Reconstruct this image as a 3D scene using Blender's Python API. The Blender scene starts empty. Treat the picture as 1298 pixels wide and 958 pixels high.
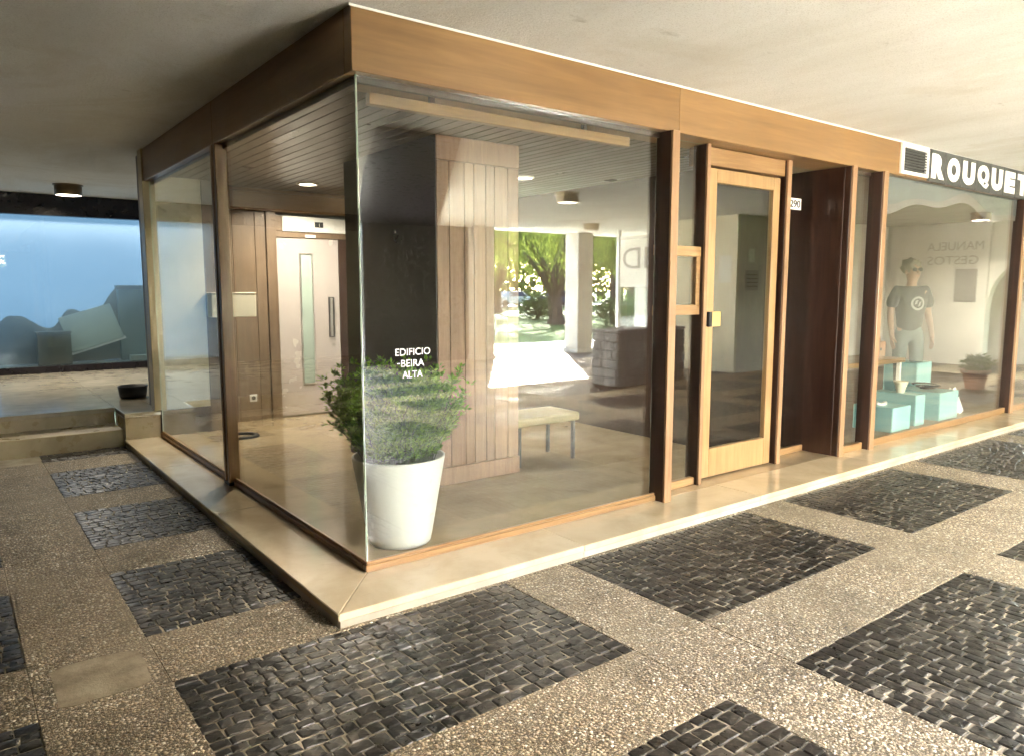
import bpy, bmesh, math, random
from mathutils import Vector, Matrix, noise
R = math.radians
rng = random.Random(7)
scene = bpy.context.scene
COL = scene.collection

# ------------------------------------------------------------------ camera, sky, sun, exposure
cam_d = bpy.data.cameras.new('camera')
cam = bpy.data.objects.new('camera', cam_d)
COL.objects.link(cam)
cam.location = (-1.631, -3.356, 1.5)
cam.rotation_euler = (R(90 - 6.78), 0, R(-37.34))
cam_d.sensor_width = 36
cam_d.lens = 942.4 / 1298 * 36
cam_d.clip_end = 2000
scene.camera = cam

SUN_EL, SUN_H = R(27), Vector((-0.60, 0.80))          # horizontal travel direction of the sunlight
world = bpy.data.worlds.new('World')
scene.world = world
world.use_nodes = True
wn = world.node_tree.nodes
sky_n = wn.new('ShaderNodeTexSky')
sky_n.sky_type = 'NISHITA'
sky_n.sun_disc = False
sky_n.sun_elevation = SUN_EL
sky_n.sun_rotation = math.atan2(-SUN_H.x, -SUN_H.y)
sky_n.air_density = 1.0
sky_n.dust_density = 1.6
world.node_tree.links.new(sky_n.outputs[0], wn['Background'].inputs[0])
wn['Background'].inputs[1].default_value = 0.15
sun_d = bpy.data.lights.new('sun', 'SUN')
sun_d.energy = 5.0
sun_d.angle = R(0.5)
sun_d.color = (1, 0.93, 0.82)
sun = bpy.data.objects.new('sun', sun_d)
COL.objects.link(sun)
sun.location = (12, -30, 20)
ld = Vector((SUN_H.x * math.cos(SUN_EL), SUN_H.y * math.cos(SUN_EL), -math.sin(SUN_EL)))
sun.rotation_euler = ld.to_track_quat('-Z', 'Y').to_euler()

vs = scene.view_settings
vs.view_transform = 'Standard'
vs.look = 'None'
vs.gamma = 1
vs.use_curve_mapping = False
vs.exposure = 5.8
scene.render.engine = 'CYCLES'
cy = scene.cycles
cy.use_denoising = True
cy.denoiser = 'OPENIMAGEDENOISE'
cy.max_bounces = 10
cy.diffuse_bounces = 6
cy.glossy_bounces = 5
cy.transparent_max_bounces = 16
cy.sample_clamp_indirect = 6
cy.caustics_reflective = False
cy.caustics_refractive = False

# ------------------------------------------------------------------ materials
MATS = {}
class NT:
    def __init__(s, name):
        s.m = bpy.data.materials.new(name)
        s.m.use_nodes = True
        s.t = s.m.node_tree
        s.t.nodes.clear()
        s.out = s.n('ShaderNodeOutputMaterial')
        MATS[name] = s.m
    def n(s, typ, **kw):
        nd = s.t.nodes.new(typ)
        for k, v in kw.items():
            setattr(nd, k, v)
        return nd
    def l(s, a, b):
        s.t.links.new(a, b)
    def coord(s, scale=(1, 1, 1), kind='Object', rot=(0, 0, 0)):
        mp = s.n('ShaderNodeMapping')
        if kind == 'World':
            g = s.n('ShaderNodeNewGeometry')
            s.l(g.outputs['Position'], mp.inputs[0])
        else:
            c = s.n('ShaderNodeTexCoord')
            s.l(c.outputs[kind], mp.inputs[0])
        mp.inputs['Scale'].default_value = scale
        mp.inputs['Rotation'].default_value = rot
        return mp.outputs[0]
    def noise(s, vec, scale, detail=4, rough=0.55, dist=0):
        t = s.n('ShaderNodeTexNoise')
        t.inputs['Scale'].default_value = scale
        t.inputs['Detail'].default_value = detail
        t.inputs['Roughness'].default_value = rough
        t.inputs['Distortion'].default_value = dist
        if vec is not None:
            s.l(vec, t.inputs['Vector'])
        return t.outputs['Fac']
    def voro(s, vec, scale, feature='F1', out='Distance', rand=1):
        t = s.n('ShaderNodeTexVoronoi', feature=feature)
        t.inputs['Scale'].default_value = scale
        t.inputs['Randomness'].default_value = rand
        if vec is not None:
            s.l(vec, t.inputs['Vector'])
        return t.outputs[out]
    def ramp(s, fac, stops):
        r = s.n('ShaderNodeValToRGB')
        e = r.color_ramp.elements
        while len(e) < len(stops):
            e.new(0.5)
        for i, (p, c) in enumerate(stops):
            e[i].position = p
            e[i].color = (*c, 1) if len(c) == 3 else c
        s.l(fac, r.inputs[0])
        return r.outputs[0]
    def mix(s, fac, a, b, typ='MIX'):
        m = s.n('ShaderNodeMix', data_type='RGBA', blend_type=typ)
        for sock, v in ((m.inputs[0], fac), (m.inputs[6], a), (m.inputs[7], b)):
            if isinstance(v, (int, float)):
                sock.default_value = v
            elif isinstance(v, tuple):
                sock.default_value = (*v, 1)
            else:
                s.l(v, sock)
        return m.outputs[2]
    def math(s, op, a, b=0.0, clamp=False):
        m = s.n('ShaderNodeMath', operation=op, use_clamp=clamp)
        for sock, v in ((m.inputs[0], a), (m.inputs[1], b)):
            if isinstance(v, (int, float)):
                sock.default_value = v
            else:
                s.l(v, sock)
        return m.outputs[0]
    def bump(s, h, strength=0.3, dist=0.01, prev=None):
        b = s.n('ShaderNodeBump')
        b.inputs['Strength'].default_value = strength
        b.inputs['Distance'].default_value = dist
        s.l(h, b.inputs['Height'])
        if prev is not None:
            s.l(prev, b.inputs['Normal'])
        return b.outputs[0]
    def bsdf(s, color, rough=0.5, normal=None, **kw):
        p = s.n('ShaderNodeBsdfPrincipled')
        for sock, v in ((p.inputs['Base Color'], color), (p.inputs['Roughness'], rough)):
            if isinstance(v, (int, float)):
                sock.default_value = v
            elif isinstance(v, tuple):
                sock.default_value = (*v, 1)
            else:
                s.l(v, sock)
        if normal is not None:
            s.l(normal, p.inputs['Normal'])
        for k, v in kw.items():
            p.inputs[k.replace('_', ' ')].default_value = v
        s.l(p.outputs[0], s.out.inputs[0])
        return p

def plain(name, c, rough=0.5, var=0.12, scale=6, bump=0.05, bscale=60, **kw):
    t = NT(name)
    v = t.coord(kind='Object')
    f = t.noise(v, scale, 5)
    lo = tuple(x * (1 - var) for x in c)
    hi = tuple(min(1, x * (1 + var)) for x in c)
    col = t.ramp(f, [(0.3, lo), (0.7, hi)])
    nb = t.bump(t.noise(v, bscale, 3), bump, 0.004) if bump else None
    rr = t.ramp(t.noise(v, scale * 2.3, 4), [(0.3, (rough * 0.8,) * 3), (0.75, (min(1, rough * 1.2),) * 3)])
    t.bsdf(col, rr, nb, **kw)
    return t.m

def wood(name, dark, light, axis='x', rough=0.38, scale=1.0, coat=0.15):
    t = NT(name)
    st = {'x': (0.9, 14, 14), 'y': (14, 0.9, 14), 'z': (14, 14, 0.9)}[axis]
    g = t.n('ShaderNodeObjectInfo')
    geo = t.n('ShaderNodeNewGeometry')
    add = t.n('ShaderNodeVectorMath', operation='ADD')
    t.l(geo.outputs['Position'], add.inputs[0])
    sc = t.n('ShaderNodeVectorMath', operation='SCALE')
    cmb = t.n('ShaderNodeCombineXYZ')
    for i in range(3):
        t.l(g.outputs['Random'], cmb.inputs[i])
    t.l(cmb.outputs[0], sc.inputs[0])
    sc.inputs['Scale'].default_value = 9.0
    t.l(sc.outputs[0], add.inputs[1])
    mp = t.n('ShaderNodeMapping')
    t.l(add.outputs[0], mp.inputs[0])
    mp.inputs['Scale'].default_value = tuple(x * scale for x in st)
    v = mp.outputs[0]
    grain = t.noise(v, 3.0, 7, 0.62, 0.6)
    fine = t.noise(v, 14, 3, 0.5)
    col = t.ramp(grain, [(0.28, dark), (0.5, tuple((a + b) / 2 for a, b in zip(dark, light))), (0.72, light)])
    col = t.mix(t.math('MULTIPLY', fine, 0.35), col, tuple(x * 0.55 for x in dark))
    big = t.noise(add.outputs[0], 1.3, 3)
    col = t.mix(0.55, col, t.ramp(big, [(0.3, (0.58, 0.55, 0.52)), (0.7, (1.0, 1.0, 1.0))]), 'MULTIPLY')
    tint = t.ramp(g.outputs['Random'], [(0, (0.82, 0.8, 0.78)), (1, (1, 1, 1))])
    col = t.mix(0.8, col, tint, 'MULTIPLY')
    rr = t.ramp(big, [(0.3, (rough * 0.8,) * 3), (0.7, (rough * 1.3,) * 3)])
    t.bsdf(col, rr, t.bump(fine, 0.12, 0.002), Coat_Weight=coat, Coat_Roughness=0.32)
    return t.m

def glassmat(name, r0=0.055, tint=(0.95, 0.965, 0.95), gloss=(0.97, 1, 0.99)):
    t = NT(name)
    lw = t.n('ShaderNodeLayerWeight')
    lw.inputs['Blend'].default_value = 0.5
    f5 = t.math('POWER', lw.outputs['Facing'], 5.0)
    fac = t.math('MULTIPLY_ADD', f5, 1 - r0)
    t.t.nodes[-1].inputs[2].default_value = r0
    tr = t.n('ShaderNodeBsdfTransparent')
    tr.inputs[0].default_value = (*tint, 1)
    gl = t.n('ShaderNodeBsdfGlossy')
    gl.inputs['Color'].default_value = (*gloss, 1)
    gl.inputs['Roughness'].default_value = 0.0
    mx = t.n('ShaderNodeMixShader')
    t.l(fac, mx.inputs[0])
    t.l(tr.outputs[0], mx.inputs[1])
    t.l(gl.outputs[0], mx.inputs[2])
    sm = t.noise(t.coord((1, 1, 0.45), kind='World'), 2.2, 7, 0.68, 0.8)
    fc = t.ramp(sm, [(0.45, (0.0005, 0.0005, 0.0005)), (0.75, (0.009, 0.009, 0.009))])
    df = t.n('ShaderNodeBsdfDiffuse')
    df.inputs[0].default_value = (0.75, 0.75, 0.72, 1)
    m2 = t.n('ShaderNodeMixShader')
    t.l(fc, m2.inputs[0]); t.l(mx.outputs[0], m2.inputs[1]); t.l(df.outputs[0], m2.inputs[2])
    t.l(m2.outputs[0], t.out.inputs[0])
    return t.m

def emit(name, c, strength):
    t = NT(name)
    e = t.n('ShaderNodeEmission')
    e.inputs[0].default_value = (*c, 1)
    e.inputs[1].default_value = strength
    t.l(e.outputs[0], t.out.inputs[0])
    return t.m

M = {}
M['fascia'] = wood('fascia_wood', (0.225, 0.122, 0.042), (0.365, 0.21, 0.078), 'x', 0.40, 0.3, 0.3)
M['fascia_y'] = wood('fascia_wood_side', (0.225, 0.122, 0.042), (0.365, 0.21, 0.078), 'y', 0.40, 0.3, 0.3)
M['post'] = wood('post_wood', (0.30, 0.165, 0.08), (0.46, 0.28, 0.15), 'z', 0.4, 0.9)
M['door'] = wood('door_wood', (0.34, 0.20, 0.08), (0.50, 0.33, 0.15), 'z', 0.35, 0.7, 0.25)
M['rail'] = wood('rail_wood', (0.27, 0.145, 0.058), (0.44, 0.27, 0.115), 'x', 0.38, 0.9)
M['rail_y'] = wood('rail_wood_side', (0.26, 0.12, 0.04), (0.45, 0.25, 0.10), 'y', 0.38, 0.9)
M['plank'] = wood('pillar_plank_wood', (0.27, 0.15, 0.09), (0.40, 0.25, 0.155), 'z', 0.42, 0.8, 0.1)
M['ceilplank'] = wood('ceiling_plank_wood', (0.06, 0.036, 0.018), (0.13, 0.08, 0.042), 'y', 0.33, 0.9, 0.2)
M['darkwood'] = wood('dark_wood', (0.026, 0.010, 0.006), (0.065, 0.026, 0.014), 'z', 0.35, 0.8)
M['panelwood'] = wood('lobby_panel_wood', (0.15, 0.10, 0.06), (0.27, 0.19, 0.12), 'z', 0.4, 0.7)
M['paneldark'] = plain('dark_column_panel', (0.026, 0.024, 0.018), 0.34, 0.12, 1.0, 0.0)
M['glass'] = glassmat('clear_glass', 0.06)
M['glass_edge'] = plain('glass_edge', (0.55, 0.66, 0.56), 0.2, 0.05, 3, 0)
M['metal'] = plain('brushed_metal', (0.55, 0.53, 0.5), 0.36, 0.04, 4, 0, Metallic=1.0)
M['brass'] = plain('brass', (0.62, 0.47, 0.2), 0.4, 0.03, 3, 0, Metallic=1.0)
M['black'] = plain('black_plastic', (0.018, 0.018, 0.02), 0.45, 0.2, 8, 0.02)
M['white'] = plain('white_paint', (0.78, 0.77, 0.73), 0.45, 0.04, 5, 0.02)
M['cream'] = plain('cream_paint', (0.72, 0.67, 0.52), 0.5, 0.07, 4, 0.05)
M['pot'] = plain('white_pot_plastic', (0.66, 0.65, 0.585), 0.33, 0.03, 4, 0.01, Subsurface_Weight=0.0)
M['soil'] = plain('potting_soil', (0.03, 0.02, 0.013), 0.95, 0.4, 40, 0.6, 90)
M['teal'] = plain('teal_acrylic', (0.36, 0.62, 0.61), 0.35, 0.05, 4, 0.01)
M['tealdk'] = plain('teal_acrylic_dark', (0.22, 0.42, 0.42), 0.35, 0.05, 4, 0.01)
M['terracotta'] = plain('terracotta', (0.42, 0.19, 0.13), 0.8, 0.15, 12, 0.2)
M['paper'] = plain('paper', (0.78, 0.78, 0.75), 0.7, 0.03, 6, 0.02)
M['ink'] = plain('dark_ink', (0.03, 0.03, 0.032), 0.5, 0.1, 9, 0)
M['letterwhite'] = plain('letter_white', (0.85, 0.85, 0.83), 0.4, 0.03, 6, 0)
M['signtile'] = plain('sign_tile_grey', (0.055, 0.057, 0.055), 0.4, 0.2, 14, 0.04)
M['asphaltgrey'] = plain('grey_render', (0.30, 0.30, 0.29), 0.8, 0.12, 3, 0.2)
M['concrete'] = plain('pale_concrete', (0.52, 0.50, 0.46), 0.7, 0.12, 2.5, 0.25, 35)
M['creamwall'] = plain('cream_marble', (0.55, 0.48, 0.32), 0.25, 0.12, 2.2, 0.03)
M['wallolive'] = plain('stone_pilaster', (0.50, 0.44, 0.27), 0.35, 0.1, 2.5, 0.03)
M['darkfascia'] = plain('black_fascia', (0.012, 0.009, 0.014), 0.3, 0.3, 5, 0.02)
t = NT('backlit_blue_screen')
fz = t.noise(t.coord((0.6, 1, 1), kind='World'), 0.9, 4, 0.5)
e_ = t.n('ShaderNodeEmission')
t.l(t.ramp(fz, [(0.3, (0.13, 0.25, 0.38)), (0.7, (0.21, 0.345, 0.48))]), e_.inputs[0])
e_.inputs[1].default_value = 0.043
t.l(e_.outputs[0], t.out.inputs[0])
M['bluescreen'] = t.m
M['fillglow'] = emit('fill_tube_glow', (0.85, 0.93, 1.0), 0.1)  # glow of the unseen tube added in the blue display
M['bluefilm'] = plain('display_grey', (0.16, 0.22, 0.22), 0.6, 0.12, 4, 0.05)
M['board'] = plain('display_board', (0.34, 0.42, 0.37), 0.6, 0.08, 3, 0.04)
M['boxdark'] = plain('display_box', (0.10, 0.11, 0.085), 0.6, 0.12, 4, 0.05)
M['lampglow'] = emit('lamp_glow', (1.0, 0.86, 0.66), 0.8)
M['lampoff'] = plain('lamp_opal', (0.75, 0.7, 0.6), 0.3, 0.03, 4, 0)
M['lampbody'] = plain('lamp_body', (0.22, 0.16, 0.09), 0.35, 0.15, 10, 0.02, Metallic=0.7)
M['lampcream'] = plain('lamp_body_cream', (0.5, 0.42, 0.27), 0.45, 0.1, 10, 0.02)
M['skin'] = plain('skin', (0.30, 0.18, 0.125), 0.5, 0.06, 10, 0.02)
M['tshirt'] = plain('grey_tshirt', (0.032, 0.034, 0.03), 0.85, 0.15, 9, 0.15, 200)
M['trouser'] = plain('pale_trousers', (0.10, 0.12, 0.12), 0.85, 0.1, 9, 0.15, 200)
M['hair'] = plain('pale_hair', (0.20, 0.175, 0.14), 0.7, 0.2, 40, 0.4, 120)
M['leather'] = plain('tan_leather', (0.36, 0.18, 0.09), 0.5, 0.12, 15, 0.1)
M['shopwall'] = plain('shop_wall', (0.42, 0.37, 0.33), 0.8, 0.07, 2, 0.05)
M['shopfloor'] = plain('shop_floor', (0.30, 0.22, 0.17), 0.35, 0.12, 3, 0.03)
M['bark'] = plain('bark', (0.075, 0.055, 0.038), 0.95, 0.35, 7, 0.8, 20)
M['cardark'] = plain('car_glass', (0.02, 0.025, 0.03), 0.08, 0.1, 5, 0)
M['tyre'] = plain('tyre', (0.02, 0.02, 0.02), 0.8, 0.1, 9, 0.05)

# ceiling plaster
t = NT('ceiling_plaster')
v = t.coord(kind='World')
v2 = t.coord((1.0, 0.35, 1.0), kind='World')
c = t.ramp(t.noise(v2, 1.6, 6, 0.6), [(0.32, (0.70, 0.69, 0.64)), (0.5, (0.79, 0.79, 0.755)), (0.72, (0.84, 0.84, 0.81))])
spots = t.noise(t.coord((1, 2.2, 1), kind='World'), 3.1, 3, 0.5)
c = t.mix(t.ramp(spots, [(0.70, (0, 0, 0)), (0.78, (0.55, 0.55, 0.55))]), c, (0.30, 0.27, 0.21))
sp2 = t.noise(v, 130, 3, 0.7)
c = t.mix(t.ramp(sp2, [(0.32, (0.6, 0.6, 0.6)), (0.48, (0, 0, 0))]), c, (0.46, 0.44, 0.39))
wat = t.noise(v, 0.55, 7, 0.7, 1.0)
c = t.mix(t.ramp(wat, [(0.52, (0, 0, 0)), (0.60, (0.22, 0.22, 0.22)), (0.70, (0.1, 0.1, 0.1))]), c, (0.52, 0.46, 0.34))
b1 = t.bump(t.noise(v, 48, 6, 0.78), 1.0, 0.016)
b2 = t.bump(t.noise(v2, 3, 3), 0.25, 0.03, b1)
t.bsdf(c, 0.85, b2)
M['ceiling'] = t.m

# exposed aggregate
t = NT('exposed_aggregate')
v = t.coord(kind='World')
vw = t.n('ShaderNodeVectorMath', operation='ADD')
t.l(v, vw.inputs[0])
nw = t.n('ShaderNodeTexNoise'); nw.inputs['Scale'].default_value = 60
t.l(v, nw.inputs['Vector'])
scn = t.n('ShaderNodeVectorMath', operation='SCALE'); scn.inputs['Scale'].default_value = 0.006
t.l(nw.outputs['Color'], scn.inputs[0]); t.l(scn.outputs[0], vw.inputs[1])
vv = vw.outputs[0]
cell = t.voro(vv, 62, 'F1', 'Color')
sep = t.n('ShaderNodeSeparateColor'); t.l(cell, sep.inputs[0])
dist = t.voro(vv, 62, 'F1', 'Distance')
cell2 = t.voro(vv, 150, 'F1', 'Color')
sep2 = t.n('ShaderNodeSeparateColor'); t.l(cell2, sep2.inputs[0])
dist2 = t.voro(vv, 150, 'F1', 'Distance')
STOPS = [(0.0, (0.10, 0.07, 0.042)), (0.2, (0.28, 0.21, 0.13)), (0.5, (0.42, 0.335, 0.215)), (0.8, (0.54, 0.455, 0.32)), (1.0, (0.76, 0.72, 0.61))]
peb = t.ramp(sep.outputs[0], STOPS)
peb2 = t.ramp(sep2.outputs[0], STOPS)
inner = t.ramp(dist2, [(0.25, (0, 0, 0)), (0.6, (1, 1, 1))])
fill = t.mix(inner, peb2, (0.10, 0.08, 0.05))
edge = t.ramp(dist, [(0.34, (0, 0, 0)), (0.48, (1, 1, 1))])
colr = t.mix(edge, peb, fill)
stain = t.noise(v, 0.9, 8, 0.66, 0.5)
colr = t.mix(t.ramp(stain, [(0.45, (0, 0, 0)), (0.70, (0.72, 0.72, 0.72))]), colr, (0.24, 0.20, 0.13))
dark = t.ramp(t.noise(v, 2.6, 6, 0.65), [(0.30, (0.55, 0.54, 0.52)), (0.55, (1, 1, 1))])
colr = t.mix(0.8, colr, dark, 'MULTIPLY')
holes = t.ramp(t.noise(v, 26, 3, 0.6), [(0.30, (0.85, 0.85, 0.85)), (0.36, (0, 0, 0))])
colr = t.mix(holes, colr, (0.04, 0.032, 0.022))
h1 = t.math('SUBTRACT', 0.5, dist, True)
h2 = t.math('MULTIPLY', t.math('SUBTRACT', 0.6, dist2, True), 0.45)
hh = t.math('MAXIMUM', t.math('ADD', h1, t.math('MULTIPLY', sep.outputs[1], 0.12)), h2)
t.bsdf(colr, 0.62, t.bump(hh, 1.0, 0.014, t.bump(t.noise(v, 6, 3), 0.25, 0.02)))
M['aggregate'] = t.m

# basalt cobbles
t = NT('basalt_cobble')
v = t.coord(kind='World')
cellc = t.voro(v, 14, 'F1', 'Color')
sep = t.n('ShaderNodeSeparateColor'); t.l(cellc, sep.inputs[0])
c = t.ramp(sep.outputs[0], [(0, (0.009, 0.008, 0.007)), (0.5, (0.017, 0.0155, 0.013)), (0.85, (0.034, 0.030, 0.024)), (1, (0.08, 0.07, 0.055))])
dust = t.ramp(t.noise(v, 38, 5, 0.65), [(0.52, (0, 0, 0)), (0.78, (0.5, 0.5, 0.5))])
c = t.mix(dust, c, (0.17, 0.15, 0.115))
rr = t.ramp(t.noise(v, 25, 4), [(0.3, (0.24, 0.24, 0.24)), (0.7, (0.44, 0.44, 0.44))])
t.bsdf(c, rr, t.bump(t.noise(v, 45, 5, 0.6), 0.3, 0.004, t.bump(t.noise(v, 14, 2), 0.2, 0.010)), Specular_IOR_Level=0.38)
M['cobble'] = t.m

t = NT('joint_sand')
v = t.coord(kind='World')
c = t.ramp(t.noise(v, 3.0, 6, 0.6), [(0.3, (0.09, 0.078, 0.058)), (0.5, (0.27, 0.235, 0.17)), (0.72, (0.46, 0.41, 0.31))])
t.bsdf(c, 0.95, t.bump(t.noise(v, 160, 3), 0.6, 0.004))
M['sand'] = t.m

# polished limestone
def limestone(name, lo, hi, rough):
    t = NT(name)
    v = t.coord(kind='World')
    a = t.noise(v, 2.4, 8, 0.62, 0.4)
    c = t.ramp(a, [(0.3, lo), (0.62, hi)])
    vein = t.noise(t.coord((1, 2.5, 1), kind='World'), 5, 8, 0.7, 1.2)
    c = t.mix(t.ramp(vein, [(0.60, (0, 0, 0)), (0.74, (0.4, 0.4, 0.4))]), c, tuple(x * 0.6 for x in lo))
    oi = t.n('ShaderNodeObjectInfo')
    c = t.mix(0.6, c, t.ramp(oi.outputs['Random'], [(0, (0.86, 0.84, 0.8)), (1, (1, 1, 1))]), 'MULTIPLY')
    r = t.ramp(t.noise(v, 7, 5), [(0.3, (rough * 0.7,) * 3), (0.75, (rough * 1.6,) * 3)])
    t.bsdf(c, r, t.bump(t.noise(v, 9, 3), 0.008, 0.01), Specular_IOR_Level=0.7)
    return t.m
M['step'] = limestone('step_limestone', (0.44, 0.35, 0.215), (0.58, 0.48, 0.325), 0.08)
M['stepbase'] = limestone('step_riser_stone', (0.26, 0.23, 0.175), (0.38, 0.345, 0.275), 0.6)
M['floor'] = limestone('lobby_floor_stone', (0.28, 0.21, 0.125), (0.39, 0.305, 0.19), 0.09)
M['raised'] = limestone('raised_floor_stone', (0.40, 0.36, 0.27), (0.54, 0.49, 0.38), 0.14)
M['rstep'] = limestone('raised_step_stone', (0.36, 0.29, 0.17), (0.50, 0.42, 0.27), 0.3)

# grass, soil
t = NT('lawn')
v = t.coord(kind='World')
c = t.ramp(t.noise(v, 0.5, 6, 0.6), [(0.3, (0.042, 0.09, 0.012)), (0.55, (0.07, 0.135, 0.02)), (0.75, (0.12, 0.14, 0.04))])
t.bsdf(c, 0.9, t.bump(t.noise(v, 25, 4, 0.7), 0.8, 0.06))
M['lawn'] = t.m

def leafmat(name, lo, hi, scale=1.2, trans=0.35):
    t = NT(name)
    v = t.coord(kind='World')
    g = t.n('ShaderNodeNewGeometry')
    f = t.math('ADD', t.math('MULTIPLY', t.noise(v, scale, 3), 0.6), t.math('MULTIPLY', g.outputs['Random Per Island'], 0.45))
    c = t.ramp(f, [(0.25, lo), (0.75, hi)])
    p = t.n('ShaderNodeBsdfPrincipled')
    t.l(c, p.inputs['Base Color'])
    p.inputs['Roughness'].default_value = 0.5
    tl = t.n('ShaderNodeBsdfTranslucent')
    t.l(c, tl.inputs[0])
    mx = t.n('ShaderNodeMixShader')
    mx.inputs[0].default_value = trans
    t.l(p.outputs[0], mx.inputs[1]); t.l(tl.outputs[0], mx.inputs[2])
    t.l(mx.outputs[0], t.out.inputs[0])
    return t.m
M['leaf'] = leafmat('pot_plant_leaf', (0.06, 0.15, 0.010), (0.22, 0.40, 0.035), 9, 0.4)
M['twig'] = plain('green_twig', (0.05, 0.075, 0.02), 0.8, 0.2, 20, 0.1)
M['willow'] = leafmat('willow_leaf', (0.08, 0.115, 0.02), (0.23, 0.28, 0.055), 0.4, 0.5)
M['bush'] = leafmat('bush_leaf', (0.03, 0.07, 0.015), (0.10, 0.16, 0.03), 0.8, 0.3)
M['treeleaf'] = leafmat('tree_leaf', (0.05, 0.085, 0.02), (0.14, 0.19, 0.05), 0.5, 0.35)

# rusticated dark stone
t = NT('rough_dark_stone')
v = t.coord(kind='World')
c = t.ramp(t.noise(v, 4, 6, 0.6), [(0.3, (0.10, 0.11, 0.12)), (0.7, (0.26, 0.27, 0.28))])
t.bsdf(c, 0.75, t.bump(t.noise(v, 14, 5, 0.7), 0.8, 0.03))
M['roughstone'] = t.m

# ------------------------------------------------------------------ builders
def wloc(o):
    p = Vector((0, 0, 0))
    while o is not None:
        p += o.location
        o = o.parent
    return p

def link(o, parent=None):
    COL.objects.link(o)
    if parent is not None:
        o.location = Vector(o.location) - wloc(parent)
        o.parent = parent
    return o

def tag(o, label=None, cat=None, group=None, kind=None):
    if label: o['label'] = label
    if cat: o['category'] = cat
    if group: o['group'] = group
    if kind: o['kind'] = kind
    return o

def thing(name, label, cat, loc=(0, 0, 0), group=None, kind=None):
    o = bpy.data.objects.new(name, None)
    o.location = loc
    o.empty_display_size = 0.1
    COL.objects.link(o)
    return tag(o, label, cat, group, kind)

def meshobj(name, verts, faces, mat, parent=None, loc=(0, 0, 0), smooth=False, mats=None, idx=None):
    me = bpy.data.meshes.new(name)
    me.from_pydata([tuple(v) for v in verts], [], faces)
    for m in (mats or [mat]):
        me.materials.append(m)
    if idx:
        me.polygons.foreach_set('material_index', idx)
    if smooth:
        me.polygons.foreach_set('use_smooth', [True] * len(me.polygons))
    me.update()
    o = bpy.data.objects.new(name, me)
    o.location = loc
    return link(o, parent)

def bmobj(name, bm, mat, parent=None, loc=(0, 0, 0), smooth=False):
    me = bpy.data.meshes.new(name)
    bm.to_mesh(me); bm.free()
    me.materials.append(mat)
    if smooth:
        me.polygons.foreach_set('use_smooth', [True] * len(me.polygons))
    o = bpy.data.objects.new(name, me)
    o.location = loc
    return link(o, parent)

def box(name, x0, x1, y0, y1, z0, z1, mat, parent=None, bev=0.003):
    cx, cy_, cz = (x0 + x1) / 2, (y0 + y1) / 2, (z0 + z1) / 2
    bm = bmesh.new()
    bmesh.ops.create_cube(bm, size=1)
    for vv_ in bm.verts:
        vv_.co.x *= abs(x1 - x0); vv_.co.y *= abs(y1 - y0); vv_.co.z *= abs(z1 - z0)
    if bev:
        bev = min(bev, 0.3 * min(abs(x1 - x0), abs(y1 - y0), abs(z1 - z0)))
        bmesh.ops.bevel(bm, geom=list(bm.edges), offset=bev, segments=1, affect='EDGES')
    return bmobj(name, bm, mat, parent, (cx, cy_, cz))

def prism(name, poly, z0, z1, mat, parent=None, bev=0.0):
    cx = sum(p[0] for p in poly) / len(poly); cy_ = sum(p[1] for p in poly) / len(poly)
    bm = bmesh.new()
    vs_ = [bm.verts.new((p[0] - cx, p[1] - cy_, z0)) for p in poly]
    f = bm.faces.new(vs_)
    r = bmesh.ops.extrude_face_region(bm, geom=[f])
    for e in r['geom']:
        if isinstance(e, bmesh.types.BMVert):
            e.co.z = z1
    bmesh.ops.recalc_face_normals(bm, faces=bm.faces)
    if bev:
        bmesh.ops.bevel(bm, geom=list(bm.edges), offset=bev, segments=1, affect='EDGES')
    return bmobj(name, bm, mat, parent, (cx, cy_, 0))

def pane(name, x0, x1, y0, y1, z0, z1, parent):
    """glass pane: a thin box, the big faces clear, the narrow edges pale green"""
    cx, cy_, cz = (x0 + x1) / 2, (y0 + y1) / 2, (z0 + z1) / 2
    a, b, c_ = (x1 - x0) / 2, (y1 - y0) / 2, (z1 - z0) / 2
    V = [(sx * a, sy * b, sz * c_) for sx in (-1, 1) for sy in (-1, 1) for sz in (-1, 1)]
    F = [(0, 1, 3, 2), (4, 6, 7, 5), (0, 4, 5, 1), (2, 3, 7, 6), (0, 2, 6, 4), (1, 5, 7, 3)]
    thin_x = a < b
    idx = [0 if thin_x else 1] * 2 + [1 if thin_x else 0] * 2 + [1, 1]
    return meshobj(name, V, F, None, parent, (cx, cy_, cz), mats=[M['glass'], M['glass_edge']], idx=idx)

def lathe(name, prof, mat, parent=None, loc=(0, 0, 0), seg=40, smooth=True, cap=True):
    V, F = [], []
    for r, z in prof:
        for i in range(seg):
            a = 2 * math.pi * i / seg
            V.append((r * math.cos(a), r * math.sin(a), z))
    for k in range(len(prof) - 1):
        for i in range(seg):
            j = (i + 1) % seg
            F.append((k * seg + i, k * seg + j, (k + 1) * seg + j, (k + 1) * seg + i))
    if cap:
        F.append(tuple(reversed(range(seg))))
        F.append(tuple((len(prof) - 1) * seg + i for i in range(seg)))
    o = meshobj(name, V, F, mat, parent, loc)
    if smooth:
        for p in o.data.polygons:
            p.use_smooth = len(p.vertices) == 4
    return o

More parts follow.
